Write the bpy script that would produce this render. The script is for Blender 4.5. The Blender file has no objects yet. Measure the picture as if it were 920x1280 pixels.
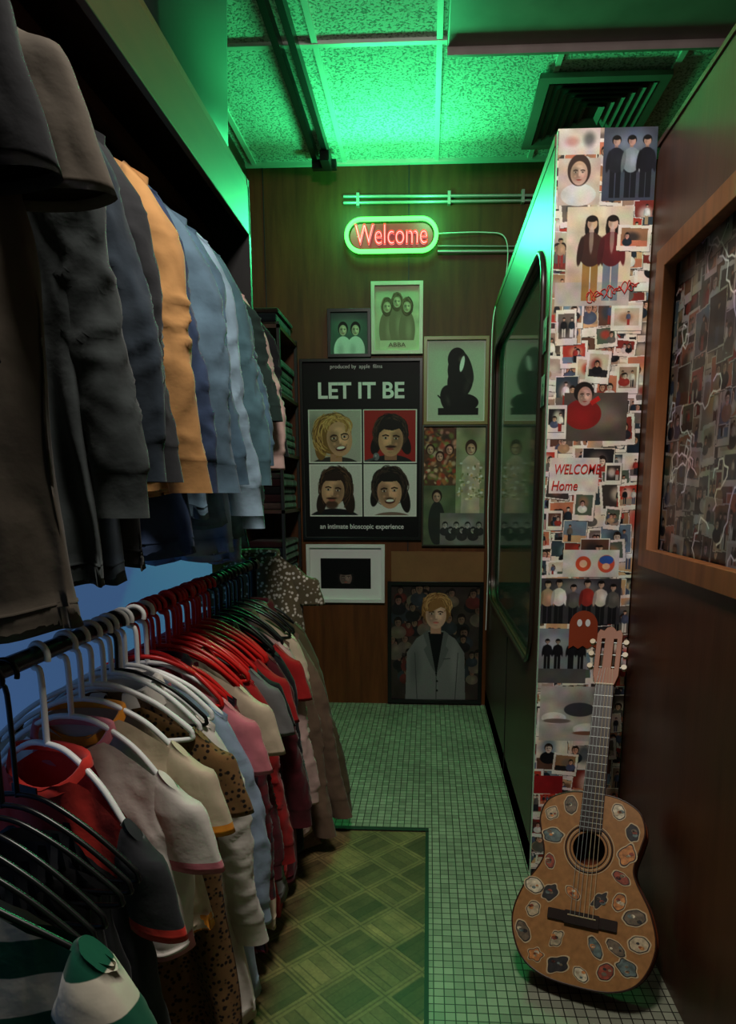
import bpy, bmesh, math, random
import numpy as np
from mathutils import Vector, Matrix, noise, Euler
random.seed(7)
scene=bpy.context.scene
COL=scene.collection
def lin(v):
    v=v/255.0
    return v/12.92 if v<=0.04045 else ((v+0.055)/1.055)**2.4
def C(r,g,b): return (lin(r),lin(g),lin(b),1.0)

# ------------------------------------------------------------ materials
def newmat(name):
    m=bpy.data.materials.new(name); m.use_nodes=True
    nt=m.node_tree; b=nt.nodes['Principled BSDF']
    return m,nt,b
def mat(name,col,rough=.6,metal=0,var=.12,vscale=6,bump=0,bscale=60,stretch=(1,1,1),spec=.5,coat=0):
    m,nt,b=newmat(name)
    tc=nt.nodes.new('ShaderNodeTexCoord'); mp=nt.nodes.new('ShaderNodeMapping')
    mp.inputs['Scale'].default_value=stretch
    nt.links.new(tc.outputs['Object'],mp.inputs['Vector'])
    n=nt.nodes.new('ShaderNodeTexNoise'); n.inputs['Scale'].default_value=vscale; n.inputs['Detail'].default_value=5
    nt.links.new(mp.outputs[0],n.inputs['Vector'])
    r=nt.nodes.new('ShaderNodeValToRGB')
    r.color_ramp.elements[0].position=.3; r.color_ramp.elements[1].position=.7
    r.color_ramp.elements[0].color=(*[c*(1-var*2) for c in col[:3]],1)
    r.color_ramp.elements[1].color=(*[min(1,c*(1+var*1.5)) for c in col[:3]],1)
    nt.links.new(n.outputs['Fac'],r.inputs['Fac']); nt.links.new(r.outputs['Color'],b.inputs['Base Color'])
    b.inputs['Roughness'].default_value=rough; b.inputs['Metallic'].default_value=metal
    b.inputs['Specular IOR Level'].default_value=spec
    b.inputs['Coat Weight'].default_value=coat
    if bump:
        n2=nt.nodes.new('ShaderNodeTexNoise'); n2.inputs['Scale'].default_value=bscale; n2.inputs['Detail'].default_value=4
        nt.links.new(mp.outputs[0],n2.inputs['Vector'])
        bp=nt.nodes.new('ShaderNodeBump'); bp.inputs['Strength'].default_value=bump; bp.inputs['Distance'].default_value=.01
        nt.links.new(n2.outputs['Fac'],bp.inputs['Height']); nt.links.new(bp.outputs['Normal'],b.inputs['Normal'])
    return m
def emit(name,col,s,base=(.01,.01,.01,1)):
    m,nt,b=newmat(name)
    b.inputs['Base Color'].default_value=base; b.inputs['Emission Color'].default_value=col; b.inputs['Emission Strength'].default_value=s
    return m
def fabric(name,col,var=.12,pattern=None,col2=None,scale=30,rough=.92,weave=True):
    m=mat(name,col,rough=rough,var=var,vscale=9,bump=.28,bscale=18,spec=.15)
    nt=m.node_tree; b=nt.nodes['Principled BSDF']
    b.inputs['Sheen Weight'].default_value=.1
    tc=[n for n in nt.nodes if n.type=='TEX_COORD'][0]
    mp=nt.nodes.new('ShaderNodeMapping'); mp.inputs['Scale'].default_value=(1,1,.45); nt.links.new(tc.outputs['Object'],mp.inputs['Vector'])
    wv=nt.nodes.new('ShaderNodeTexWave'); wv.inputs['Scale'].default_value=4; wv.inputs['Distortion'].default_value=10; wv.inputs['Detail'].default_value=3; wv.inputs['Detail Scale'].default_value=1.3; wv.bands_direction='DIAGONAL'
    nt.links.new(mp.outputs[0],wv.inputs['Vector'])
    b2=nt.nodes.new('ShaderNodeBump'); b2.inputs['Strength'].default_value=.45; b2.inputs['Distance'].default_value=.008
    nt.links.new(wv.outputs['Fac'],b2.inputs['Height'])
    prev=b.inputs['Normal'].links[0].from_socket; nt.links.new(prev,b2.inputs['Normal']); nt.links.new(b2.outputs['Normal'],b.inputs['Normal'])
    if pattern:
        src=b.inputs['Base Color'].links[0].from_socket
        mx=nt.nodes.new('ShaderNodeMix'); mx.data_type='RGBA'
        if pattern=='spots':
            v=nt.nodes.new('ShaderNodeTexVoronoi'); v.inputs['Scale'].default_value=scale
            nt.links.new(tc.outputs['Object'],v.inputs['Vector'])
            r=nt.nodes.new('ShaderNodeValToRGB'); r.color_ramp.elements[0].position=.28; r.color_ramp.elements[1].position=.42
            nt.links.new(v.outputs['Distance'],r.inputs['Fac']); nt.links.new(r.outputs['Color'],mx.inputs['Factor'])
        elif pattern=='plaid':
            outs=[]
            for ax in ('X','Z'):
                w=nt.nodes.new('ShaderNodeTexWave'); w.bands_direction=ax; w.inputs['Scale'].default_value=scale/10
                nt.links.new(tc.outputs['Object'],w.inputs['Vector'])
                r=nt.nodes.new('ShaderNodeValToRGB'); r.color_ramp.elements[0].position=.45; r.color_ramp.elements[1].position=.55
                nt.links.new(w.outputs['Fac'],r.inputs['Fac']); outs.append(r.outputs['Color'])
            a=nt.nodes.new('ShaderNodeMix'); a.data_type='FLOAT'; a.inputs['Factor'].default_value=.5
            nt.links.new(outs[0],a.inputs[2]); nt.links.new(outs[1],a.inputs[3])
            nt.links.new(a.outputs[0],mx.inputs['Factor'])
        elif pattern=='stripe':
            w=nt.nodes.new('ShaderNodeTexWave'); w.bands_direction='Z'; w.inputs['Scale'].default_value=scale/10
            nt.links.new(tc.outputs['Object'],w.inputs['Vector'])
            r=nt.nodes.new('ShaderNodeValToRGB'); r.color_ramp.elements[0].position=.5; r.color_ramp.elements[1].position=.55
            nt.links.new(w.outputs['Fac'],r.inputs['Fac']); nt.links.new(r.outputs['Color'],mx.inputs['Factor'])
        nt.links.new(src,mx.inputs['A']); mx.inputs['B'].default_value=col2
        nt.links.new(mx.outputs['Result'],b.inputs['Base Color'])
    return m

# ------------------------------------------------------------ mesh helpers
def empty(name,loc=(0,0,0)):
    e=bpy.data.objects.new(name,None); e.location=loc; e.empty_display_size=.1; COL.objects.link(e); return e
def link(me,name,parent=None,mats=(),smooth=False):
    o=bpy.data.objects.new(name,me); COL.objects.link(o)
    for m in mats: me.materials.append(m)
    if parent: o.parent=parent; o.matrix_parent_inverse=Matrix.Translation(-Vector(parent.location)) if parent.type=='EMPTY' else Matrix()
    if smooth:
        me.polygons.foreach_set('use_smooth',[True]*len(me.polygons))
    return o
def box(name,x0,x1,y0,y1,z0,z1,m,parent=None,bevel=0):
    cx,cy,cz=(x0+x1)/2,(y0+y1)/2,(z0+z1)/2
    bm=bmesh.new(); bmesh.ops.create_cube(bm,size=1)
    bmesh.ops.scale(bm,vec=(abs(x1-x0),abs(y1-y0),abs(z1-z0)),verts=bm.verts)
    if bevel: bmesh.ops.bevel(bm,geom=bm.edges[:],offset=bevel,segments=2,affect='EDGES',profile=.5)
    me=bpy.data.meshes.new(name); bm.to_mesh(me); bm.free()
    o=link(me,name,parent,[m]); o.location=(cx,cy,cz); return o
def tube(name,pts,r,m,parent=None,cyclic=False,res=3):
    cu=bpy.data.curves.new(name,'CURVE'); cu.dimensions='3D'; cu.bevel_depth=r; cu.bevel_resolution=res; cu.use_fill_caps=True
    if pts and not isinstance(pts[0][0],(tuple,list,Vector)): pts=[pts]
    for pl in pts:
        sp=cu.splines.new('POLY'); sp.points.add(len(pl)-1)
        for i,p in enumerate(pl): sp.points[i].co=(*p,1)
        sp.use_cyclic_u=cyclic
    o=bpy.data.objects.new(name,cu); COL.objects.link(o)
    dg=bpy.context.evaluated_depsgraph_get(); me=bpy.data.meshes.new_from_object(o.evaluated_get(dg))
    bpy.data.objects.remove(o); 
    return link(me,name,parent,[m] if not len(me.materials) else [],True)
def catmull(P,n=8,closed=False):
    out=[];N=len(P); P=[Vector(p) for p in P]
    rng=range(N) if closed else range(N-1)
    for i in rng:
        p0=P[(i-1)%N] if closed or i>0 else P[0]; p1=P[i]; p2=P[(i+1)%N]
        p3=P[(i+2)%N] if closed or i+2<N else P[-1]
        for k in range(n):
            t=k/n
            out.append(.5*((2*p1)+(p2-p0)*t+(2*p0-5*p1+4*p2-p3)*t*t+(3*p1-p0-3*p2+p3)*t**3))
    if not closed: out.append(P[-1])
    return out
def flat_shape(name,loops,depth,m,M,parent=None,bevel=0):
    cu=bpy.data.curves.new(name,'CURVE'); cu.dimensions='2D'; cu.fill_mode='BOTH'; cu.extrude=depth/2; cu.bevel_depth=bevel
    for lp in loops:
        sp=cu.splines.new('POLY'); sp.points.add(len(lp)-1)
        for i,p in enumerate(lp): sp.points[i].co=(p[0],p[1],0,1)
        sp.use_cyclic_u=True
    o=bpy.data.objects.new(name,cu); COL.objects.link(o)
    dg=bpy.context.evaluated_depsgraph_get(); me=bpy.data.meshes.new_from_object(o.evaluated_get(dg))
    bpy.data.objects.remove(o); me.transform(M)
    return link(me,name,parent,[m])
def rrect(x0,x1,y0,y1,r,n=6):
    out=[]
    for cx,cy,a0 in ((x1-r,y1-r,0),(x0+r,y1-r,90),(x0+r,y0+r,180),(x1-r,y0+r,270)):
        for k in range(n+1):
            a=math.radians(a0+90*k/n); out.append((cx+r*math.cos(a),cy+r*math.sin(a)))
    return out
def basis(o,x,y,z=None):
    x=Vector(x);y=Vector(y);z=Vector(z) if z is not None else x.cross(y)
    M=Matrix.Identity(4)
    for i in range(3): M[i][0]=x[i];M[i][1]=y[i];M[i][2]=z[i];M[i][3]=o[i]
    return M
def text(name,s,size,m,M,parent=None,offset=0,extrude=.0005,width=None,shear=0,tube_r=None,align='CENTER'):
    cu=bpy.data.curves.new(name,'FONT'); cu.body=s; cu.size=size; cu.offset=offset; cu.extrude=extrude; cu.align_x=align; cu.shear=shear
    if tube_r: cu.fill_mode='NONE'; cu.extrude=0; cu.bevel_depth=tube_r; cu.bevel_resolution=2
    o=bpy.data.objects.new(name,cu); COL.objects.link(o)
    dg=bpy.context.evaluated_depsgraph_get(); me=bpy.data.meshes.new_from_object(o.evaluated_get(dg))
    bpy.data.objects.remove(o)
    if width:
        xs=[v.co.x for v in me.vertices]; k=width/(max(xs)-min(xs)); me.transform(Matrix.Diagonal((k,1,1,1)))
    me.transform(M)
    return link(me,name,parent,[m])
WALLM=lambda x,y,z: basis((x,y,z),(1,0,0),(0,0,1))

# ------------------------------------------------------------ canvas (procedural printed pictures)
class Canvas:
    def __init__(s,w,h,bg=(0,0,0),res=200):
        s.w,s.h=w,h; s.k=res; s.W=max(4,int(w*res)); s.H=max(4,int(h*res))
        s.a=np.zeros((s.H,s.W,3)); s.a[:]=bg
    def _sub(s,x0,y0,x1,y1):
        i0=max(0,int(x0*s.k)-2);i1=min(s.W,int(x1*s.k)+3);j0=max(0,int(y0*s.k)-2);j1=min(s.H,int(y1*s.k)+3)
        if i1<=i0 or j1<=j0: return None
        X,Y=np.meshgrid((np.arange(i0,i1)+.5)/s.k,(np.arange(j0,j1)+.5)/s.k)
        return s.a[j0:j1,i0:i1],X,Y
    def ell(s,cx,cy,rx,ry,col,rot=0,op=1,soft=0):
        r=max(rx,ry); q=s._sub(cx-r,cy-r,cx+r,cy+r)
        if q is None: return
        A,X,Y=q; c,sn=math.cos(rot),math.sin(rot); dx,dy=X-cx,Y-cy
        d=np.sqrt(((dx*c+dy*sn)/rx)**2+((-dx*sn+dy*c)/ry)**2)
        if soft: m=np.clip((1-d)/soft,0,1); m=(m*m*(3-2*m))[...,None]*op
        else: m=np.clip((1-d)*min(rx,ry)*s.k+.5,0,1)[...,None]*op
        A[:]=A*(1-m)+np.array(col)*m
    def poly(s,P,col,op=1):
        xs=[p[0] for p in P];ys=[p[1] for p in P]; q=s._sub(min(xs),min(ys),max(xs),max(ys))
        if q is None: return
        A,X,Y=q; ins=np.zeros(X.shape,bool); n=len(P)
        for i in range(n):
            x1,y1=P[i];x2,y2=P[(i+1)%n]
            if y1==y2: continue
            c=((Y<y1)!=(Y<y2))&(X<(x2-x1)*(Y-y1)/(y2-y1)+x1); ins^=c
        A[ins]=A[ins]*(1-op)+np.array(col)*op
    def rect(s,x0,y0,x1,y1,col,op=1): s.poly([(x0,y0),(x1,y0),(x1,y1),(x0,y1)],col,op)
    def rrot(s,cx,cy,w,h,rot,col):
        c,sn=math.cos(rot),math.sin(rot)
        s.poly([(cx+dx*c-dy*sn,cy+dx*sn+dy*c) for dx,dy in ((-w/2,-h/2),(w/2,-h/2),(w/2,h/2),(-w/2,h/2))],col)
    def stroke(s,P,r,col,op=1):
        P=[Vector((*p,0)) for p in P]
        for a,b in zip(P,P[1:]):
            L=(b-a).length; n=max(1,int(L/(r*.8)))
            for i in range(n+1):
                p=a.lerp(b,i/n); s.ell(p.x,p.y,r,r,col,op=op)
    def strands(s,cx,cy,rx,ry,cols,n=60,seed=1,r=.0016,Lm=2.3):
        rd=random.Random(seed)
        for k in range(n):
            side=rd.choice((-1,1)); q=rd.uniform(.55,1.03); P=[]; L=rd.uniform(.8,Lm); a0=rd.uniform(0,.9)
            for j in range(8):
                t=a0+L*j/7; an=-math.pi/2+side*t; w=1+.05*math.sin(t*6+k)
                P.append((cx+rx*q*w*math.cos(an),cy+ry*q*w*math.sin(an)))
            s.stroke(P,r,rd.choice(cols),.6)
    def face(s,x,y,r,skin,tilt=0,light=1,eye=(35,22,16),mouth=(140,66,56),smile=False,seed=0):
        sk=np.array(skin,float); S=sk*.62; Hh=np.minimum(255,sk*1.14+8)
        c_,s_=math.cos(tilt),math.sin(tilt)
        def T(dx,dy): return x+(dx*c_-dy*s_)*r,y+(dx*s_+dy*c_)*r
        s.ell(x,y,r,r*1.32,sk*.9,tilt); a=T(-.45*light,.05); s.ell(*a,r*.75,r*1.2,S,tilt,.75,.8)
        a=T(.3*light,-.1); s.ell(*a,r*.6,r*.9,Hh,tilt,.75,.9)
        a=T(0,-.75); s.ell(*a,r*.6,r*.28,Hh,tilt,.5,.9)
        for q in(-1,1):
            a=T(q*.42,-.12); s.ell(*a,r*.3,r*.17,S*.8,tilt,.8,.8); s.ell(*a,r*.17,r*.07,(222,205,190),tilt); s.ell(*a,r*.085,r*.08,eye,tilt)
            s.stroke([T(q*.2,-.30),T(q*.42,-.36),T(q*.66,-.28)],r*.055,tuple(np.array(eye)*1.2))
            a=T(q*.45,.32); s.ell(*a,r*.22,r*.2,np.minimum(255,sk*1.05+(14,0,0)),tilt,.5,1)
        a=T(.03*light,.15); s.ell(*a,r*.11,r*.36,Hh,tilt,.6,.9); a=T(-.14*light,.2); s.ell(*a,r*.08,r*.3,S,tilt,.7,.9); a=T(0,.42); s.ell(*a,r*.2,r*.09,S,tilt,.8,.8)
        a=T(0,.72)
        if smile:
            s.ell(*a,r*.42,r*.2,(70,22,20),tilt); b_=T(0,.67); s.ell(*b_,r*.34,r*.11,(236,230,220),tilt)
            s.stroke([T(-.5,.5),T(-.42,.66)],r*.03,S,.7); s.stroke([T(.5,.5),T(.42,.66)],r*.03,S,.7)
        else: s.ell(*a,r*.3,r*.085,mouth,tilt); a=T(0,.79); s.ell(*a,r*.22,r*.07,np.minimum(255,np.array(mouth)*1.25),tilt,.7,.7)
        a=T(0,.98); s.ell(*a,r*.3,r*.12,S,tilt,.35,.9)
    def mottle(s,amt,scale=6,seed=1,colour=.3):
        rs=np.random.RandomState(seed); n=max(2,int(s.w*scale*3)); m_=max(2,int(s.h*scale*3)); g=rs.rand(m_,n,3); g=g.mean(-1,keepdims=True)*(1-colour)+g*colour
        yi=np.linspace(0,m_-1,s.H); xi=np.linspace(0,n-1,s.W); y0=np.floor(yi).astype(int).clip(0,m_-2); x0=np.floor(xi).astype(int).clip(0,n-2); fy=(yi-y0)[:,None,None]; fx=(xi-x0)[None,:,None]
        v=(g[y0][:,x0]*(1-fy)*(1-fx)+g[y0+1][:,x0]*fy*(1-fx)+g[y0][:,x0+1]*(1-fy)*fx+g[y0+1][:,x0+1]*fy*fx)
        s.a=np.clip(s.a*(1+(v-.5)*2*amt),0,255)
    def grain(s,amt,sc=1):
        g=np.random.RandomState(3).rand(s.H//sc+1,s.W//sc+1); g=np.kron(g,np.ones((sc,sc)))[:s.H,:s.W]
        s.a=np.clip(s.a*(1+(g[...,None]-.5)*amt),0,255)
    def mesh(s,name,o,right,down,m,parent=None):
        o=Vector(o);right=Vector(right);down=Vector(down)
        I,J=np.meshgrid(np.linspace(0,1,s.W),np.linspace(0,1,s.H))
        co=np.array(o)[None,None]+I[...,None]*np.array(right)+J[...,None]*np.array(down)
        idx=np.arange(s.W*s.H).reshape(s.H,s.W)
        f=np.stack([idx[:-1,:-1],idx[1:,:-1],idx[1:,1:],idx[:-1,1:]],-1).reshape(-1,4)
        me=bpy.data.meshes.new(name); nf=len(f)
        me.vertices.add(s.W*s.H); me.vertices.foreach_set('co',co.reshape(-1).astype(np.float32))
        me.loops.add(nf*4); me.loops.foreach_set('vertex_index',f.reshape(-1).astype(np.int32))
        me.polygons.add(nf); me.polygons.foreach_set('loop_start',np.arange(0,nf*4,4,dtype=np.int32))
        me.update(calc_edges=True); me.validate()
        a=np.clip(s.a/255.0,0,1)
        a=np.where(a<=.04045,a/12.92,((a+.055)/1.055)**2.4)
        at=me.color_attributes.new('print','FLOAT_COLOR','POINT')
        at.data.foreach_set('color',np.concatenate([a,np.ones((s.H,s.W,1))],-1).reshape(-1).astype(np.float32))
        return link(me,name,parent,[m])
def printmat(name,rough=.5,gain=1.0,coat=0,spec=.3):
    m,nt,b=newmat(name); at=nt.nodes.new('ShaderNodeAttribute'); at.attribute_name='print'
    mx=nt.nodes.new('ShaderNodeVectorMath'); mx.operation='SCALE'; mx.inputs['Scale'].default_value=gain
    nt.links.new(at.outputs['Color'],mx.inputs[0]); nt.links.new(mx.outputs[0],b.inputs['Base Color'])
    b.inputs['Roughness'].default_value=rough; b.inputs['Coat Weight'].default_value=coat; b.inputs['Coat Roughness'].default_value=.15; b.inputs['Specular IOR Level'].default_value=spec
    return m
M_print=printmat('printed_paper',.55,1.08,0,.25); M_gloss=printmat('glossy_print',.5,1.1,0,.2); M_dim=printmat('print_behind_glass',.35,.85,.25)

def dk(c_,d): return tuple(v*d for v in c_)
def person(c,x,y,h,top,legs,skin,hair):
    w=h*.13
    c.rect(x-w*.75,y-h*.48,x-w*.05,y,legs); c.rect(x+w*.05,y-h*.48,x+w*.75,y,legs)
    c.rect(x-w*.22,y-h*.86,x+w*.22,y-h*.74,dk(skin,.8))
    c.ell(x,y-h*.60,w*1.2,h*.2,top); c.ell(x+w*.4,y-h*.60,w*.8,h*.17,dk(top,1.35),op=.5,soft=.9)
    c.ell(x-w*1.0,y-h*.58,w*.28,h*.17,dk(top,.8),.12); c.ell(x+w*1.0,y-h*.58,w*.28,h*.17,dk(top,1.1),-.12)
    c.ell(x,y-h*.915,w*.6,h*.078,hair); c.ell(x+w*.04,y-h*.895,w*.46,h*.068,skin); c.ell(x-w*.2,y-h*.89,w*.3,h*.06,dk(skin,.65),op=.6,soft=.9); c.ell(x,y-h*.95,w*.5,h*.035,hair)
def bust(c,x,y,r,top,skin,hair,longh=0):
    c.ell(x,y+r*2.3,r*1.9,r*1.5,top); c.ell(x+r*.5,y+r*2.2,r*1.2,r*1.1,dk(top,1.3),op=.5,soft=1); c.ell(x,y-.2*r+longh*r*.6,r*.95,r*(1.0+longh),hair)
    c.rect(x-r*.3,y+r*.5,x+r*.3,y+r*1.2,dk(skin,.8)); c.ell(x,y+.15*r,r*.72,r*.98,skin); c.ell(x-r*.3,y+.1*r,r*.5,r*.85,dk(skin,.6),op=.6,soft=.9)
    c.ell(x-r*.28,y,r*.14,r*.08,(40,30,25)); c.ell(x+r*.28,y,r*.14,r*.08,(40,30,25)); c.ell(x,y+r*.6,r*.22,r*.07,(150,70,60))
    c.poly([(x-r*.7,y-.3*r),(x,y-r*1.1),(x+r*.7,y-.3*r),(x+.2*r,y-.5*r)],hair)
PAL=[(60,52,48),(110,98,90),(35,33,36),(176,160,144),(156,116,84),(98,66,52),(52,64,72),(208,190,166),(164,138,118),(128,46,38),(84,96,80),(226,208,190),(200,120,90),(212,166,124),(110,130,146),(236,220,202),(184,60,46)]
PAL2=[(20,20,24),(40,38,42),(206,196,186),(150,50,42),(74,82,104),(172,142,110),(30,40,50),(96,92,86),(228,222,212)]
def photo(c,x,y,w,h,rot,rnd,border=.06,pal=None,dark=1):
    c.rrot(x+.0012,y+.0015,w*1.01,h*1.01,rot,dk((70,62,56),dark)); c.rrot(x,y,w,h,rot,dk((238,228,214),dark))  # offset dark rectangle is a painted drop shadow under the print
    iw,ih=w*(1-border*2),h*(1-border*2-.1*(border>.07)); b=rnd.choice(pal or PAL)
    y-=h*.04*(border>.07)
    c.rrot(x,y,iw,ih,rot,dk(b,dark))
    b2=dk(rnd.choice(PAL),dark); c.ell(x+(rnd.random()-.5)*iw*.3,y+(rnd.random()-.5)*ih*.3,iw*.42,ih*.42,b2,0,.8,.7)
    if rnd.random()<.6: c.rrot(x,y+ih*.33,iw,ih*.32,rot,dk(rnd.choice(PAL),dark))
    for k in range(rnd.choice((1,1,2,3,4))):
        px=x+(rnd.random()-.5)*iw*.65
        sk=dk(rnd.choice(((215,168,142),(186,138,112),(224,194,172))),dark); tp=dk(rnd.choice(PAL2),dark)
        if rnd.random()<.5: bust(c,px,y-ih*.08,min(iw,ih)*.15,tp,sk,dk((30,20,16),dark),rnd.random()*.4)
        else: person(c,px,y+ih*.45,ih*.8,tp,dk(rnd.choice(PAL2),dark),sk,dk((30,20,16),dark))
def fill_collage(c,step,smin,smax,seed,dark=1,pol=.4):
    rnd=random.Random(seed); pts=[]
    y=0
    while y<c.h+step:
        x=0
        while x<c.w+step*.5: pts.append((x+rnd.uniform(-.3,.3)*step,y+rnd.uniform(-.3,.3)*step)); x+=step
        y+=step
    rnd.shuffle(pts)
    for x,y in pts:
        w=rnd.uniform(smin,smax); h=w*rnd.choice((1.35,.78,1.2,.95)); photo(c,x,y,w,h,rnd.uniform(-.12,.12),rnd,.09 if rnd.random()<pol else .025,dark=dark)

# ------------------------------------------------------------ room materials
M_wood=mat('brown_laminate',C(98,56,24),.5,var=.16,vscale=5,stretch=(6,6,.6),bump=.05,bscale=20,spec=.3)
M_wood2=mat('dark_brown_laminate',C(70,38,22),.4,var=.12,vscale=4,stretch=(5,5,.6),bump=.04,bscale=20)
M_wood3=mat('wood_frame_trim',C(128,76,40),.45,var=.15,vscale=6,stretch=(6,6,.7))
M_dark=mat('dark_paint',C(22,20,20),.5)
M_blue,nt,b=newmat('blue_panel_added_glow'); b.inputs['Base Color'].default_value=C(110,160,225); b.inputs['Emission Color'].default_value=(.16,.36,.8,1); b.inputs['Emission Strength'].default_value=.22; b.inputs['Roughness'].default_value=.4  # weak emission stands in for blue light on the panel, not a lamp
M_black=mat('black_metal',C(16,16,17),.35,metal=.6,var=.05)
M_steel=mat('galvanised_pipe',C(175,180,175),.4,metal=.6,var=.05)
M_white=mat('white_plastic',C(238,238,235),.35,var=.02)
M_redp=mat('red_plastic',C(205,28,26),.3,var=.04)
M_blackp=mat('black_plastic',C(14,14,16),.32,var=.05)
m,nt,b=newmat('mosaic_tile_floor'); M_floor=m
tc=nt.nodes.new('ShaderNodeTexCoord'); br=nt.nodes.new('ShaderNodeTexBrick')
br.offset=0; br.squash=1; br.inputs['Scale'].default_value=1; br.inputs['Brick Width'].default_value=.0275; br.inputs['Row Height'].default_value=.0275
br.inputs['Mortar Size'].default_value=.0016; br.inputs['Mortar Smooth'].default_value=.1; br.inputs['Bias'].default_value=-.1
br.inputs['Color1'].default_value=C(178,182,158); br.inputs['Color2'].default_value=C(142,146,126); br.inputs['Mortar'].default_value=C(46,46,38)
nt.links.new(tc.outputs['Object'],br.inputs['Vector'])
ns=nt.nodes.new('ShaderNodeTexNoise'); ns.inputs['Scale'].default_value=3; nt.links.new(tc.outputs['Object'],ns.inputs['Vector'])
mx=nt.nodes.new('ShaderNodeMix'); mx.data_type='RGBA'; mx.blend_type='MULTIPLY'; mx.inputs['Factor'].default_value=.6
nt.links.new(br.outputs['Color'],mx.inputs['A']); nt.links.new(ns.outputs['Fac'],mx.inputs['B']); nt.links.new(mx.outputs['Result'],b.inputs['Base Color'])
b.inputs['Roughness'].default_value=.38
bp=nt.nodes.new('ShaderNodeBump'); bp.invert=True; bp.inputs['Strength'].default_value=.5; bp.inputs['Distance'].default_value=.003
nt.links.new(br.outputs['Fac'],bp.inputs['Height']); nt.links.new(bp.outputs['Normal'],b.inputs['Normal'])
m,nt,b=newmat('mineral_ceiling_tile'); M_ceil=m
tc=nt.nodes.new('ShaderNodeTexCoord'); n1=nt.nodes.new('ShaderNodeTexNoise'); n1.inputs['Scale'].default_value=95; n1.inputs['Detail'].default_value=3
nt.links.new(tc.outputs['Object'],n1.inputs['Vector'])
r=nt.nodes.new('ShaderNodeValToRGB'); r.color_ramp.elements[0].position=.36; r.color_ramp.elements[0].color=C(140,144,138); r.color_ramp.elements[1].position=.52; r.color_ramp.elements[1].color=C(222,226,218)
nt.links.new(n1.outputs['Fac'],r.inputs['Fac']); nt.links.new(r.outputs['Color'],b.inputs['Base Color'])
bp=nt.nodes.new('ShaderNodeBump'); bp.inputs['Strength'].default_value=.6; bp.inputs['Distance'].default_value=.006
nt.links.new(r.outputs['Color'],bp.inputs['Height']); nt.links.new(bp.outputs['Normal'],b.inputs['Normal']); b.inputs['Roughness'].default_value=.9

# ------------------------------------------------------------ room shell
box('floor',-1.1,1.7,-1.2,4.2,-.1,0,M_floor)
box('wall_back',-1.1,1.7,4.08,4.18,0,3.2,M_wood)
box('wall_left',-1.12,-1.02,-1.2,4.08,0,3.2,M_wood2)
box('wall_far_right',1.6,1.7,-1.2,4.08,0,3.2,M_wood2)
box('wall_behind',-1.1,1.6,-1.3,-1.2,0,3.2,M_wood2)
seams=empty('trim_1',(0,4.08,1.5))
for x in (-.93,-.12,.68,1.3): box('panel_seam',x-.003,x+.003,4.077,4.08,0,3.1,M_dark,seams)
ce=box('ceiling',-1.1,1.7,-1.3,4.2,3.08,3.2,M_ceil)
M_tbar=mat('white_ceiling_tbar',C(215,220,212),.4,var=.02)
grid=empty('trim_2',(0,3,3.07))
for x in (-.97,-.47,.03,.53,1.03): box('tbar',x-.012,x+.012,-1.1,4.08,3.068,3.08,M_tbar,grid)
for y in (.67,1.87,3.07): box('tbar_cross',-1.02,1.6,y-.012,y+.012,3.066,3.08,M_tbar,grid)
box('tbar_edge',-1.02,1.6,4.055,4.08,3.06,3.08,M_tbar,grid)
lf=empty('light_fixture',(.7,2.75,3.05)); M_grey=mat('dull_grey_metal',C(150,134,132),.5,var=.1)
box('housing',.06,1.4,2.55,3.05,3.03,3.078,M_grey,lf,.006)
box('rim',.06,1.4,3.035,3.05,3.0,3.03,M_grey,lf)
vent=empty('air_vent',(.75,3.6,3.06)); M_vent=mat('grey_vent_metal',C(120,116,112),.45,var=.05)
cxv,cyv,hx,hy=.745,3.6,.28,.31
flat_shape('outer_frame',[[(cxv-hx,cyv-hy),(cxv+hx,cyv-hy),(cxv+hx,cyv+hy),(cxv-hx,cyv+hy)],[(cxv-hx+.045,cyv-hy+.045),(cxv+hx-.045,cyv-hy+.045),(cxv+hx-.045,cyv+hy-.045),(cxv-hx+.045,cyv+hy-.045)]],.02,M_vent,Matrix.Translation((0,0,3.055)),vent)
box('duct_dark',cxv-hx+.03,cxv+hx-.03,cyv-hy+.03,cyv+hy-.03,3.062,3.078,M_dark,vent)
bm=bmesh.new()
for k in range(6):
    a=hx-.05-k*.036; a2=hy-.05-k*.036
    def cr(e):
        return [(-a-e,-a2-e),(a+e,-a2-e),(a+e,a2+e),(-a-e,a2+e)]
    P,Q_=cr(0),cr(-.022)
    for s in range(4):
        p,q,p2,q2=P[s],P[(s+1)%4],Q_[s],Q_[(s+1)%4]
        vs=[bm.verts.new((cxv+p[0],cyv+p[1],3.042)),bm.verts.new((cxv+q[0],cyv+q[1],3.042)),bm.verts.new((cxv+q2[0],cyv+q2[1],3.062)),bm.verts.new((cxv+p2[0],cyv+p2[1],3.062))]
        bm.faces.new(vs)
me=bpy.data.meshes.new('louvres'); bm.to_mesh(me); bm.free(); link(me,'louvres',vent,[M_vent])
tr=empty('ceiling_track',(-.56,3,3.03))
for x in (-.61,-.545): 
    box('rail',x-.014,x+.014,-1,4.0,3.015,3.066,M_black,tr)
box('end_bracket',-.63,-.5,3.92,3.96,2.985,3.03,M_black,tr,.004)
box('hanger_block',-.57,-.52,3.8,3.92,2.97,3.02,M_black,tr,.004)

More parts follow.
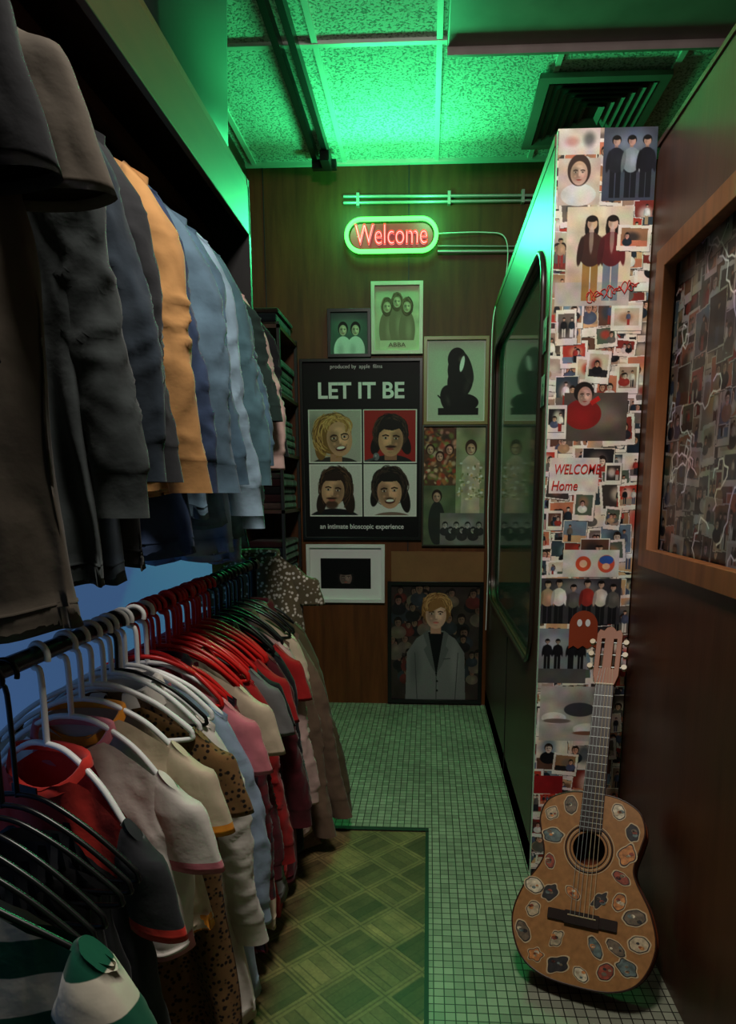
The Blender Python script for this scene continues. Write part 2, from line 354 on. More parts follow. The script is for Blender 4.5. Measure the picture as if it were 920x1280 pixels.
# ------------------------------------------------------------ left wardrobe
wd=empty('wardrobe',(-.85,1.2,0))
M_fascia=mat('olive_brown_fascia',C(62,44,26),.5,var=.12,vscale=4,stretch=(6,.7,6))
box('fascia',-.65,-.63,-.6,2.55,2.18,2.34,M_fascia,wd,.003)
box('top_board',-1.02,-.632,-.6,2.55,2.335,2.36,M_wood2,wd)
box('inner_beam',-.80,-.77,-.6,2.53,2.16,2.20,M_wood2,wd)
box('end_post',-1.02,-.63,2.53,2.55,1.32,2.36,M_dark,wd)
box('rear_panel',-1.02,-1.0,-.6,2.53,1.3,2.34,M_dark,wd)
tube('clothes_rail',[(-.78,-.5,2.08),(-.78,2.53,2.08)],.014,M_black,wd)
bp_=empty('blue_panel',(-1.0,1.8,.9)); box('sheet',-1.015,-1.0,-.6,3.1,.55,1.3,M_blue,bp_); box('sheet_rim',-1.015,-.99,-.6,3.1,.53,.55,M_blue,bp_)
M_bin=mat('dark_green_plastic',C(20,34,28),.3,var=.08)
bn=empty('storage_bin',(-.83,2.15,2.36))
bm=bmesh.new(); prof=[(0,0),(.88,0),(.93,.02),(1.0,.58),(1.04,.6),(1.04,.63),(.98,.63)]
rings=[]
for s,z in prof:
    P=rrect(-.185*s,.185*s,-.38*s,.38*s,.08*max(s,.1)); rings.append([bm.verts.new((x-.835,y+2.13,z+2.362)) for x,y in P])
for a,bb in zip(rings[1:],rings[2:]):
    for i in range(len(a)): bm.faces.new((a[i],a[(i+1)%len(a)],bb[(i+1)%len(a)],bb[i]))
bm.faces.new(rings[-1]); bm.faces.new(rings[1][::-1])
for v in rings[0]: bm.verts.remove(v)
me=bpy.data.meshes.new('bin_shell'); bm.to_mesh(me); bm.free(); link(me,'bin_shell',bn,[M_bin],True)
su=empty('shelf_unit',(-.88,3.85,0))
box('side_rear',-1.018,-1.0,3.6,4.078,0,2.15,M_wood2,su); box('side_front',-.775,-.76,3.6,3.62,0,2.15,M_dark,su)
box('side_front_rear',-.775,-.76,4.055,4.078,0,2.15,M_dark,su)
shelfz=[.02,.45,.85,1.2,1.5,1.8,2.13]
for z in shelfz: box('shelf_board',-1.0,-.76,3.6,4.078,z-.012,z+.006,M_wood2,su)
fc=empty('folded_clothes',(-.88,3.85,1.2)); rnd=random.Random(2)
fcm=[fabric('folded_cloth_%d'%i,c) for i,c in enumerate([C(26,24,28),C(44,34,30),C(20,18,20),C(70,54,50),C(44,20,22),C(28,30,38),C(54,46,44)])]
for z in shelfz:
    zz=z+.007
    for k in range(5 if z<2 else 3):
        h=rnd.uniform(.025,.045); o=box('folded_garment',-.985+rnd.random()*.02,-.79+rnd.random()*.02,3.66,4.04,zz,zz+h,rnd.choice(fcm),fc,.011); zz+=h+.001

# ------------------------------------------------------------ right partition with window
pt=empty('partition_cabinet',(.5,3.1,0))
PM=basis((.36,2.2,0),(0,1,0),(0,0,1))
outer=[(0,0),(1.88,0),(1.88,2.29),(0,2.29)]
hole=rrect(.10,1.70,.70,2.07,.14,8)
flat_shape('face_panel',[outer,hole],.03,M_wood2,PM@Matrix.Translation((0,0,.015)),pt)
M_rim=mat('window_rubber_rim',C(40,34,26),.3)
tube('window_rim',[(.355,2.2+x,z) for x,z in hole],.009,M_rim,pt,cyclic=True)
box('rear_panel',.61,.64,2.2,4.078,0,2.29,M_wood2,pt); box('top_cap',.358,.642,2.2,4.078,2.29,2.32,M_wood,pt)
box('base_plinth',.36,.64,2.2,4.078,0,.1,M_dark,pt)
box('inner_sill',.392,.61,2.2,4.078,.62,.66,M_dark,pt)
c=Canvas(1.7,1.45,(8,9,8),220)
rnd=random.Random(12)
for k in range(120):
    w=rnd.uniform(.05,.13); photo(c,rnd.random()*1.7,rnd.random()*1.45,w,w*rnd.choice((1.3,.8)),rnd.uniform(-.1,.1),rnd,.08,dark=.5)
c.mesh('painted_reflections',(.43,4.05,2.12),(0,-1.8,0),(0,0,-1.5),M_dim,pt)  # dark pictures painted behind the glass to stand for its reflections
m,nt,b=newmat('tinted_window_glass'); M_glass=m
b.inputs['Base Color'].default_value=(.36,.4,.36,1); b.inputs['Transmission Weight'].default_value=.92; b.inputs['Roughness'].default_value=.06; b.inputs['IOR'].default_value=1.12
box('window_1',.375,.379,2.28,3.92,.68,2.09,M_glass)
box('door_line',.357,.36,3.0,3.006,.02,.66,M_dark,pt)
cards=empty('photo_card_strip',(.352,2.4,1.8))
for z,h in ((1.83,.12),(1.66,.11)):
    cc=Canvas(.08,.1,(150,170,150),260); bust(cc,.04,.045,.016,(60,60,60),(160,150,130),(30,30,30)); cc.mesh('card',(.3565,2.285,z),(0,-.07,0),(0,0,-h*.85),M_print,cards)

pl=empty('collage_pillar',(.5,2.19,0))
box('end_board',.362,.642,2.17,2.2,0,2.32,M_white,pl)
CW,CH=.28,2.32; c=Canvas(CW,CH,(214,204,192),640)
fill_collage(c,.055,.062,.105,17,pol=.45)
rnd=random.Random(5)
def U(px,py): return ((px-703-( (py-168)*-.038))/118*CW,(py-168)*.00246)
def R(x0,y0,x1,y1,col):
    a=U(x0,y0);b2=U(x1,y1); c.rect(a[0],a[1],b2[0],b2[1],col)
def blob(px,py,rx,ry,col,op=.7): a=U(px,py); c.ell(a[0],a[1],rx,ry,col,0,op,.8)
R(758,165,822,246,(64,70,84)); blob(790,185,.09,.05,(130,140,160))
for k,(x,t) in enumerate(((770,(28,30,40)),(788,(130,140,152)),(806,(20,20,30)))):
    a=U(x,243); person(c,a[0],a[1],.165,t,(20,22,30),(200,160,140),(15,12,12))
R(704,200,752,250,(206,186,172)); a=U(727,245); c.ell(a[0],a[1]-.015,.05,.03,(220,216,210)); c.ell(a[0],a[1]-.08,.033,.042,(60,42,36)); c.face(a[0],a[1]-.072,.024,(222,182,160))
R(704,168,752,196,(220,208,196)); blob(720,182,.03,.02,(180,120,110)); blob(740,180,.025,.03,(60,60,66))
R(715,252,790,350,(226,208,184)); blob(725,330,.05,.06,(190,160,130)); R(700,335,790,362,(190,178,168))
for xx,tp,lg in ((741,(66,36,30),(160,116,62)),(766,(96,30,34),(120,130,140))):
    a=U(xx,356); c.ell(a[0],a[1]-.198,.02,.034,(28,18,14)); person(c,a[0],a[1],.235,tp,lg,(222,178,152),(28,18,14))
    c.ell(a[0]-.0,a[1]-.17,.006,.04,(215,200,190),op=.5)
def pol(px,py,w,h,seed,rot=0):
    a=U(px,py); photo(c,a[0],a[1],w,h,rot,random.Random(seed),.1)
pol(795,287,.095,.07,1,.05); pol(714,386,.06,.1,2,-.05); pol(788,376,.09,.07,3); pol(754,432,.07,.095,4,.08); pol(791,446,.065,.085,5)
R(712,462,790,520,(84,74,66)); blob(760,490,.08,.06,(150,130,112)); a=U(735,500); c.ell(a[0],a[1]-.03,.055,.045,(138,30,28)); c.ell(a[0],a[1]-.095,.030,.03,(30,24,22)); c.face(a[0]+.004,a[1]-.083,.021,(214,166,144)); c.rrot(a[0]+.035,a[1]-.07,.03,.014,-.6,(190,36,30))
pol(702,497,.06,.1,6)
R(694,540,756,584,(226,216,206)); pol(738,600,.065,.09,7,.05); pol(775,560,.05,.065,31); pol(700,618,.05,.06,33); pol(775,615,.05,.07,35,.1)
R(712,655,784,690,(212,208,198))
a=U(738,673); c.ell(*a,.024,.024,(205,80,50)); c.ell(*a,.012,.012,(240,190,160)); a=U(768,673); c.ell(*a,.026,.028,(205,85,60)); c.ell(a[0],a[1]-.012,.022,.014,(50,90,170)); c.ell(a[0],a[1]+.008,.012,.01,(235,190,150))
R(680,692,786,752,(58,56,60)); blob(730,705,.1,.04,(150,146,146))
for x in (690,705,724,742,760,776):
    a=U(x,752); person(c,a[0],a[1],.13+rnd.random()*.02,(rnd.choice(PAL2)),(25,25,28),(200,165,140),(20,16,15))
R(676,758,742,832,(130,135,140)); blob(700,780,.06,.05,(190,196,200)); R(676,812,742,832,(86,84,84))
for x in (690,704,722,735):
    a=U(x,812); person(c,a[0],a[1],.1,(20,20,24),(25,25,28),(150,130,116),(20,16,15))
R(682,836,768,912,(190,184,174)); blob(735,860,.08,.06,(120,116,112)); a=U(700,880); c.ell(a[0],a[1],.04,.02,(238,234,226)); c.ell(a[0]+.01,a[1]+.01,.045,.008,(120,110,100)); a=U(735,868); c.ell(a[0],a[1],.05,.024,(64,64,68)); a=U(745,895); c.ell(a[0],a[1],.045,.02,(232,228,220)); c.ell(a[0],a[1]+.014,.045,.007,(130,90,70))
R(672,962,712,988,(150,30,34))
c.mottle(.16,16,3,.4); c.grain(.06,1)
c.mesh('collage_sheet',(.362,2.1685,CH),(CW,0,0),(0,0,-CH),M_print,pl)
M_redink=mat('red_marker_ink',C(215,50,40),.5,var=.02)
def PW(px,py): a=U(px,py); return .362+a[0],2.32-a[1]
x,z=PW(728,560); text('handwriting_1','WELCOME',.042,M_redink,WALLM(x,2.167,z),pl,.0002,.0003,.14,.2)
x,z=PW(712,577); text('handwriting_2','Home',.042,M_redink,WALLM(x,2.167,z-.008),pl,.0002,.0003,.08,.2)
rs=random.Random(4); scr=[]
x0,z0=PW(738,352)
for k in range(60):
    t=k/59; scr.append((x0+t*.15+.007*math.sin(k*1.9),2.167,z0+t*.035+.02*math.sin(k*1.35)*(.6+.4*math.sin(k*.31))))
tube('scribble',[tuple(p) for p in catmull(scr,3)],.0011,M_redink,pl,res=1)
x,z=PW(738,785); gh=[(-.045,0),(-.03,.01),(-.015,0),(0,.01),(.015,0),(.03,.01),(.045,0)]+[(.045*math.cos(t),.075+.05*math.sin(t)) for t in np.linspace(0,math.pi,14)]
M_ghost=mat('brown_orange_sticker',C(150,62,34),.5,var=.03)
flat_shape('ghost_sticker',[gh],.001,M_ghost,WALLM(x,2.1665,z),pl)
for sx in (-.013,.013): flat_shape('ghost_eye',[[(sx+.008*math.cos(t),.085+.012*math.sin(t)) for t in np.linspace(0,6.2,14)]],.001,M_white,WALLM(x,2.1655,z),pl)

# ------------------------------------------------------------ right near wall with framed window
rw=empty('wall_right',(.7,.6,0))
WM=basis((.645,2.168,0),(0,-1,0),(0,0,1),(-1,0,0))
flat_shape('wall_face',[[(0,0),(3.3,0),(3.3,2.26),(.04,2.26),(.012,2.25),(0,2.22)],[(.13,1.11),(1.9,1.11),(1.9,1.93),(.13,1.93)]],.06,M_wood2,WM@Matrix.Translation((0,0,-.03)),rw)
box('trim_cap',.64,.78,-1.1,2.16,2.262,2.275,M_wood2,rw)
wf=empty('window_2',(.66,1.3,1.5))
FO=[(.10,1.085),(1.93,1.085),(1.93,1.955),(.10,1.955)]; FI=[(.165,1.135),(1.87,1.135),(1.87,1.905),(.165,1.905)]
flat_shape('window_frame',[FO,FI],.03,M_wood3,WM@Matrix.Translation((0,0,-.002)),wf,.002)
c=Canvas(1.72,.8,(40,34,32),420)
fill_collage(c,.07,.07,.12,21,dark=.6,pol=.5)
rs=random.Random(9)
for k in range(60):
    x,y=rs.random()*1.7,rs.random()*.8; P=[]
    ang=rs.random()*6
    for j in range(14):
        P.append((x,y)); ang+=rs.uniform(-1.6,1.6); x+=.02*math.cos(ang); y+=.02*math.sin(ang)
    c.stroke(P,.0018,(225,218,208))
c.mottle(.3,8,5,.4)
c.mesh('window_collage',(.672,2.168-.155,1.915),(0,-1.72,0),(0,0,-.79),M_dim,wf)

# ------------------------------------------------------------ floor mat (parquet vinyl)
fm=empty('floor_mat',(-.3,1.8,0))
c=Canvas(.56,1.34,(90,88,50),320)
Wd,Hd=c.W,c.H; X,Y=np.meshgrid((np.arange(Wd)+.5)/320,(np.arange(Hd)+.5)/320)
X2=(X+Y)*.7071; Y2=(X-Y)*.7071+3
s_=.135; gx=np.floor(X2/s_); gy=np.floor(Y2/s_); fx=X2/s_-gx; fy=Y2/s_-gy; par=((gx+gy)%2)
rsn=np.random.RandomState(2).rand(40,80); cell=rsn[gx.astype(int)%40,gy.astype(int)%80]
dirn=np.where(par>0,fx,fy); st=np.floor(dirn*4); cellst=np.random.RandomState(4).rand(40,80,5)[gx.astype(int)%40,gy.astype(int)%80,st.astype(int)]
frame=(np.minimum.reduce([fx,fy,1-fx,1-fy])<.09)
V=np.where(par>0,.8,1.05)*(.82+.36*cell)*(.88+.26*cellst); V=np.where(frame,1.15,V)
edge=(np.minimum.reduce([fx,fy,1-fx,1-fy])<.02)|(np.abs(np.minimum.reduce([fx,fy,1-fx,1-fy])-.09)<.012)|((np.abs((dirn*4)%1-.5)>.46)&~frame)
V=V*np.where(edge,.72,1)
c.a=np.clip(np.stack([108*V,93*V,60*V],-1),0,255); c.mottle(.2,10,3,.1); c.grain(.12,2)
c.mesh('parquet_print',(-.55,2.45,.0065),(.55,0,0),(0,-1.34,0),printmat('vinyl_print',.42),fm)
box('mat_base',-.56,.01,1.1,2.462,.0005,.006,M_dark,fm); box('mat_edge_far',-.56,.012,2.442,2.465,.0005,.012,M_dark,fm); box('mat_edge_side',.0,.012,1.1,2.465,.0005,.009,M_dark,fm)

# ------------------------------------------------------------ pictures on back wall
YW=4.08
def framed(name,x0,x1,z0,z1,c,fcol,bw=.02,mount=0,glossy=True,depth=.022,mcol=(235,235,230)):
    e=empty(name,((x0+x1)/2,YW-.01,(z0+z1)/2)); fm_=mat(name+'_frame',C(*fcol),.35,var=.05)
    flat_shape('frame',[[(x0,z0),(x1,z0),(x1,z1),(x0,z1)],[(x0+bw,z0+bw),(x1-bw,z0+bw),(x1-bw,z1-bw),(x0+bw,z1-bw)]],depth,fm_,basis((0,YW-depth/2-.001,0),(1,0,0),(0,0,1)),e,.0015)
    if mount: box('mount',x0+bw*.8,x1-bw*.8,YW-.008,YW-.002,z0+bw*.8,z1-bw*.8,mat(name+'_mount',C(*mcol),.7,var=.02),e)
    b_=bw+mount
    c.mesh('picture',(x0+b_,YW-.0095,z1-b_),(x1-x0-2*b_,0,0),(0,0,-(z1-z0-2*b_)),M_gloss if glossy else M_print,e)
    return e
c=Canvas(.68,1.0,(9,9,10),420)
def quad(x0,y0,x1,y1,bg): c.rect(x0-.006,y0-.006,x1+.006,y1+.006,(225,222,215)); c.rect(x0,y0,x1,y1,bg)
Q=[(.035,.27,.335,.56),(.355,.27,.655,.56),(.035,.58,.335,.87),(.355,.58,.655,.87)]
quad(*Q[0],(170,166,156)); quad(*Q[1],(158,34,30)); quad(*Q[2],(205,200,195)); quad(*Q[3],(215,212,206))
bk=(22,16,14)
def clipdraw(q,fn):
    i0,j0,i1,j1=int(q[0]*c.k),int(q[1]*c.k),int(q[2]*c.k),int(q[3]*c.k); save=c.a.copy(); fn(); new=c.a; save[j0:j1,i0:i1]=new[j0:j1,i0:i1]; c.a=save
def f1():
    x,y=.185,.41
    c.ell(x-.12,y-.05,.06,.1,(120,120,110),0,.7,.8); c.ell(x+.0,y+.18,.15,.06,(52,46,44)); c.rect(x-.03,y+.07,x+.04,y+.15,(176,126,96))
    c.ell(x-.02,y-.01,.105,.115,(126,88,44)); c.ell(x-.085,y+.07,.035,.07,(126,88,44)); c.strands(x-.02,y+.0,.11,.13,[(196,150,86),(90,58,28),(158,112,58),(214,172,108)],140,3,.0022)
    c.face(x+.025,y+.02,.074,(222,166,128),-.15,1,smile=True); c.strands(x+.015,y-.045,.085,.07,[(196,150,86),(150,104,54),(214,172,108)],40,5,.0022,1.5)
    for q in(-1,1):
        a=[(x+.025+q*.032+.022*math.cos(t),y+.01-q*.004+.019*math.sin(t)) for t in np.linspace(0,6.3,16)]; c.stroke(a,.0017,(70,50,30))
def f2():
    x,y=.51,.40
    c.ell(x,y+.19,.14,.07,(30,28,32)); c.rect(x-.035,y+.08,x+.035,y+.15,(150,104,80)); c.ell(x,y-.01,.098,.1,bk); c.ell(x-.085,y+.06,.03,.06,bk,.3); c.ell(x+.085,y+.06,.03,.06,bk,-.3)
    c.strands(x,y,.1,.11,[(52,36,28),(14,10,10),(84,58,42)],110,6,.002,1.8); c.face(x,y+.035,.072,(214,156,120),.05,-1)
    c.poly([(x-.08,y+.01),(x-.06,y-.065),(x,y-.085),(x+.06,y-.065),(x+.08,y+.01),(x+.05,y-.028),(x+.01,y-.016),(x-.04,y-.024)],bk); c.ell(x,y+.074,.032,.007,(56,34,26))
    c.ell(x-.085,y+.13,.018,.022,(110,110,116)); c.ell(x-.088,y+.125,.008,.01,(190,190,196),0,.8,.9); c.stroke([(x-.095,y+.14),(x-.16,y+.16)],.006,(70,70,74))
def f3():
    x,y=.175,.70
    c.ell(x,y+.19,.15,.06,(22,20,24)); c.ell(x+.01,y-.01,.096,.105,(40,26,20)); c.ell(x+.085,y+.08,.035,.08,(40,26,20),-.2); c.ell(x-.075,y+.09,.03,.07,(40,26,20),.2)
    c.strands(x+.01,y+.01,.1,.13,[(96,64,44),(24,16,12),(66,42,30)],130,8,.002,1.9); c.face(x-.008,y+.03,.068,(208,156,122),.1,-1)
    c.poly([(x-.085,y-.0),(x-.055,y-.065),(x,y-.085),(x+.055,y-.07),(x+.07,y+.0),(x+.04,y-.035),(x+.0,y-.03),(x-.05,y-.03)],(44,28,22)); c.ell(x-.016,y+.108,.045,.03,(60,38,28),0,.85,.35); c.ell(x-.016,y+.07,.032,.006,(60,38,28)); c.ell(x-.016,y+.082,.018,.006,(160,86,74))
def f4():
    x,y=.505,.70
    c.ell(x+.01,y+.2,.13,.05,(120,96,84)); c.ell(x,y-.015,.1,.1,(24,18,16)); c.ell(x+.088,y+.075,.03,.08,(24,18,16),-.2); c.ell(x-.088,y+.055,.026,.065,(24,18,16),.2)
    c.strands(x,y,.105,.115,[(70,52,42),(14,10,10),(50,36,28)],120,9,.002,1.8); c.face(x-.003,y+.035,.072,(218,162,128),-.06,1,smile=True)
    c.poly([(x-.085,y+.01),(x-.055,y-.065),(x,y-.085),(x+.055,y-.065),(x+.082,y+.015),(x+.04,y-.03),(x+.0,y-.025),(x-.05,y-.028)],(26,20,18)); c.ell(x-.003,y+.07,.026,.004,(70,46,34))
for q,fn in zip(Q,(f1,f2,f3,f4)): clipdraw(q,fn)
c.grain(.08,1)
lp=framed('movie_poster',-.745,-.04,1.02,2.05,c,(12,12,13),.014)
M_ink=mat('white_ink',C(232,232,228),.5,var=.01)
text('title','LET IT BE',.125,M_ink,WALLM(-.395,YW-.011,1.835),lp,.003,.0003,.50)
text('tagline','an intimate bioscopic experience',.04,M_ink,WALLM(-.395,YW-.011,1.085),lp,.0006,.0003,.50)
text('top_line','produced by  apple  films',.03,M_ink,WALLM(-.42,YW-.011,2.0),lp,0,.0003,.3)
c=Canvas(.21,.22,(64,92,82),700); c.ell(.1,.06,.12,.08,(100,126,112),0,.7,.9)
for x in(.07,.14):
    c.ell(x,.2,.052,.075,(205,222,212)); c.ell(x-.015,.2,.03,.06,(150,170,160),0,.6,.9); c.ell(x,.085,.028,.036,(20,20,20)); c.face(x,.094,.021,(206,196,168))
c.grain(.1,1); framed('friends_photo_frame',-.58,-.335,2.06,2.32,c,(18,16,16),.016)
c=Canvas(.25,.34,(200,190,164),700); c.mottle(.15,10,2,.1)
for k,(x,y) in enumerate(((.07,.1),(.125,.075),(.18,.1))):
    c.ell(x,y+.13,.045,.1,(132,112,92)); c.ell(x+.01,y+.13,.028,.09,(170,150,126),0,.7,.9); c.ell(x,y+.01,.032,.05,(96,74,56)); c.strands(x,y+.01,.032,.05,[(140,112,86),(70,52,38)],30,k,.0012); c.face(x,y+.012,.021,(214,192,162))
c.rect(.03,.285,.22,.33,(206,196,170)); 
c.grain(.08,1)
vp=framed('vintage_poster_frame',-.33,-.04,2.075,2.46,c,(214,206,186),.018)
text('lettering','ABBA',.032,mat('brown_ink',C(110,94,72),.6),WALLM(-.185,YW-.011,2.115),vp,.0003,.0003,.10)
c=Canvas(.33,.44,(190,198,178),500)
c.ell(.17,.1,.055,.065,(12,12,12)); c.ell(.15,.16,.035,.07,(12,12,12)); c.ell(.19,.22,.075,.1,(12,12,12),.2); c.ell(.13,.32,.055,.08,(14,14,14),-.3); c.ell(.21,.34,.09,.05,(14,14,14)); c.rect(.06,.37,.3,.41,(16,16,16)); c.ell(.23,.15,.03,.09,(30,28,26),-.3)
c.ell(.23,.25,.03,.07,(70,66,60),.3,.5,.9); c.ell(.12,.33,.02,.05,(80,76,70),-.3,.5,.9); c.ell(.19,.1,.02,.03,(96,84,74),0,.7,.9)
c.ell(.2,.125,.012,.045,(240,246,240),.2); c.stroke([(.06,.3),(.1,.34)],.004,(14,14,14)); c.grain(.08,1)
framed('silhouette_print_frame',-.03,.335,1.685,2.165,c,(150,128,70),.016,.008)
c=Canvas(.36,.69,(120,118,96),460); rr=random.Random(4)
c.rect(0,0,.19,.34,(96,66,48))
for k in range(140): c.ell(rr.random()*.2,rr.random()*.33,.008+rr.random()*.02,.008+rr.random()*.02,rr.choice(((170,62,44),(215,190,160),(120,140,70),(80,40,34),(190,120,66),(60,50,40),(206,160,130))),rr.random()*3,.8,.7)
for k in range(3): c.ell(.04+k*.055,.13+.04*(k%2),.026,.03,(60,34,24)); c.face(.04+k*.055,.135+.04*(k%2),.018,(214,170,140))
c.rect(.19,0,.36,.5,(150,158,120)); c.ell(.27,.06,.08,.1,(110,124,84),0,.7,.9); c.poly([(.22,.5),(.225,.2),(.26,.165),(.29,.165),(.325,.2),(.33,.5)],(196,186,160)); c.ell(.25,.35,.03,.14,(140,130,110),0,.6,.9); c.ell(.275,.12,.034,.045,(60,40,28)); c.face(.275,.13,.024,(214,176,146))
for k in range(70): c.ell(.2+rr.random()*.15,.2+rr.random()*.22,.004+rr.random()*.011,.004+rr.random()*.009,rr.choice(((235,225,200),(200,180,110),(240,240,236),(150,140,100),(96,110,60))),0,.9,.6)
c.rect(0,.34,.19,.69,(88,102,74)); c.ell(.09,.42,.1,.08,(130,140,100),0,.7,.9); c.ell(.08,.56,.05,.13,(44,48,44)); c.ell(.08,.4,.03,.038,(40,30,24)); c.face(.08,.408,.022,(196,156,128))
c.rect(.1,.5,.36,.69,(120,120,114)); c.ell(.22,.56,.14,.05,(160,160,154),0,.8,.9)
for k in range(7): bust(c,.13+k*.033,.57+(k%2)*.03,.017,(50,50,50),(176,174,168),(36,36,36))
c.mottle(.2,10,8,.3); c.grain(.08,1); framed('band_poster_set',-.035,.335,.985,1.68,c,(60,58,48),.006)
c=Canvas(.3,.2,(8,8,9),700); c.ell(.15,.125,.06,.075,(30,26,26),0,1,.4); c.face(.15,.13,.036,(128,106,98)); c.ell(.15,.088,.046,.022,(10,10,10))
c.ell(.15,.195,.07,.03,(18,16,18))
framed('white_portrait_frame',-.73,-.26,.64,.99,c,(228,228,224),.018,.065)
cb=empty('cardboard_panel',(.06,4.07,.86)); box('sheet',-.22,.335,4.066,4.079,.765,.95,mat('kraft_board',C(132,92,52),.7,var=.08,bump=.1),cb,.002)
c=Canvas(.55,.72,(70,60,54),420); rr=random.Random(8)
for k in range(60):
    x,y=rr.random()*.55,rr.random()*.55; bust(c,x,y,.018+rr.random()*.012,rr.choice(((110,50,45),(60,66,72),(130,116,100),(40,38,40))),(150,118,98),(34,26,22),.2)
c.a*=.72
c.mottle(.3,10,9,.2)
c.poly([(.09,.74),(.10,.42),(.16,.33),(.24,.28),(.32,.28),(.4,.33),(.46,.42),(.47,.74)],(112,114,112)); c.ell(.15,.5,.06,.2,(78,80,80),0,.6,.9); c.ell(.4,.48,.05,.2,(138,140,136),0,.6,.9)
c.poly([(.225,.29),(.335,.29),(.3,.5),(.285,.58),(.27,.5)],(18,20,22)); c.stroke([(.285,.58),(.285,.72)],.0018,(54,56,56))
c.poly([(.2,.3),(.23,.28),(.282,.55),(.25,.5),(.205,.4),(.225,.375)],(88,92,90)); c.poly([(.36,.3),(.33,.28),(.288,.55),(.32,.5),(.362,.4),(.342,.375)],(92,96,94))
c.stroke([(.15,.42),(.165,.72)],.002,(64,66,66)); c.stroke([(.42,.42),(.405,.72)],.002,(64,66,66)); c.stroke([(.33,.46),(.37,.455)],.003,(70,72,72))
c.rect(.248,.24,.312,.30,(186,140,114)); c.ell(.28,.15,.09,.1,(116,80,44)); c.face(.28,.185,.064,(226,182,154),0,1,(50,34,24),(186,100,90))
c.poly([(.19,.2),(.2,.08),(.3,.055),(.37,.1),(.372,.2),(.35,.15),(.31,.135),(.25,.165),(.21,.16)],(142,102,58)); c.strands(.285,.13,.09,.08,[(176,134,82),(104,70,38),(196,156,100)],80,4,.002,1.5)
for y in(.6,.66): c.ell(.29,y,.007,.007,(34,36,36))
c.grain(.08,1); framed('suit_portrait_poster',-.24,.335,.012,.768,c,(12,12,13),.02)

# ------------------------------------------------------------ neon sign + conduits
sg=empty('neon_sign',(-.215,4.0,2.69))
SX0,SX1,SZ0,SZ1=-.462,.032,2.608,2.772
M_sgback=emit('sign_acrylic_glow',(.8,.06,.08,1),.32)
M_green=emit('green_neon_tube',(.05,1,.065,1),6); M_redneon=emit('red_neon_tube',(1,.03,.03,1),1.1); M_pinkneon=emit('pink_neon_core',(1,.62,.56,1),1.2)
flat_shape('backing',[rrect(SX0+.02,SX1-.02,SZ0+.02,SZ1-.02,.06,10)],.006,M_sgback,basis((0,4.045,0),(1,0,0),(0,0,1)),sg)
tube('outer_tube',[(x,4.03,z) for x,z in rrect(SX0,SX1,SZ0,SZ1,.0815,12)],.0115,M_green,sg,cyclic=True)
text('letters_core','Welcome',.15,M_pinkneon,WALLM(-.215,4.036,2.645),sg,width=.40,extrude=.002,offset=.002)
text('letters','Welcome',.15,M_redneon,WALLM(-.215,4.03,2.645),sg,width=.405,tube_r=.0034)
for x in(-.4,-.03): tube('standoff',[(x,4.04,2.69),(x,4.08,2.69)],.005,M_steel,sg)
cd=empty('conduit_pipes',(0,4.06,2.8))
tube('pipe_1',[(-.48,4.06,2.9),(.62,4.06,2.885)],.008,M_steel,cd); tube('pipe_2',[(-.48,4.06,2.868),(.62,4.06,2.86)],.008,M_steel,cd)
tube('pipe_3',[(.04,4.06,2.61),(.56,4.06,2.605)],.009,M_steel,cd); tube('pipe_4',[(.04,4.06,2.64),(.56,4.06,2.63)],.004,M_steel,cd)
for x in(-.4,.1,.5): box('clip',x-.008,x+.008,4.05,4.08,2.85,2.915,M_steel,cd)
cab=catmull([(.03,4.05,2.7),(.3,4.06,2.705),(.41,4.05,2.67),(.42,4.03,2.5),(.37,3.99,2.34),(.345,3.96,2.2),(.34,3.93,1.9),(.343,3.92,1.5),(.34,3.93,1.2),(.345,3.9,.9),(.345,3.92,.7),(.345,3.95,.5)],8)
tube('power_cable',cab,.003,M_white,sg)

# ------------------------------------------------------------ garments
def grid_faces(bm,rings,closed=True,mi=0):
    for a,b in zip(rings,rings[1:]):
        n=len(a)
        for i in range(n if closed else n-1):
            f=bm.faces.new((a[i],a[(i+1)%n],b[(i+1)%n],b[i])); f.material_index=mi; f.smooth=True
def hanger_mesh(m,hw,d0,d1,hr=None):
    R_=.0215; hk=[]
    for k in range(15):
        a=math.radians(-20+220*k/14); hk.append((R_*math.cos(a),0,R_*math.sin(a)))
    zt=d0*-1-.012
    stem=catmull([hk[-1],(-R_*.7,0,-.022),(0,0,-.034),(0,0,-d0+.005),(0,0,zt)],5)
    arm=catmull([(0,0,zt+.004),(.05,0,zt-.004),(.12,0,zt-(d1-d0)*.45),(hw-.03,0,-d1-.01),(hw-.015,0,-d1-.03),(hw-.035,0,-d1-.042),(0,0,-d1-.042),(-hw+.035,0,-d1-.042),(-hw+.015,0,-d1-.03),(-hw+.03,0,-d1-.01),(-.12,0,zt-(d1-d0)*.45),(-.05,0,zt-.004),(0,0,zt+.004)],5)
    return tube('hanger',[hk+[tuple(p) for p in stem[1:]],[tuple(p) for p in arm]],hr or (.0055 if m is not M_blackp else .0042),m,None)
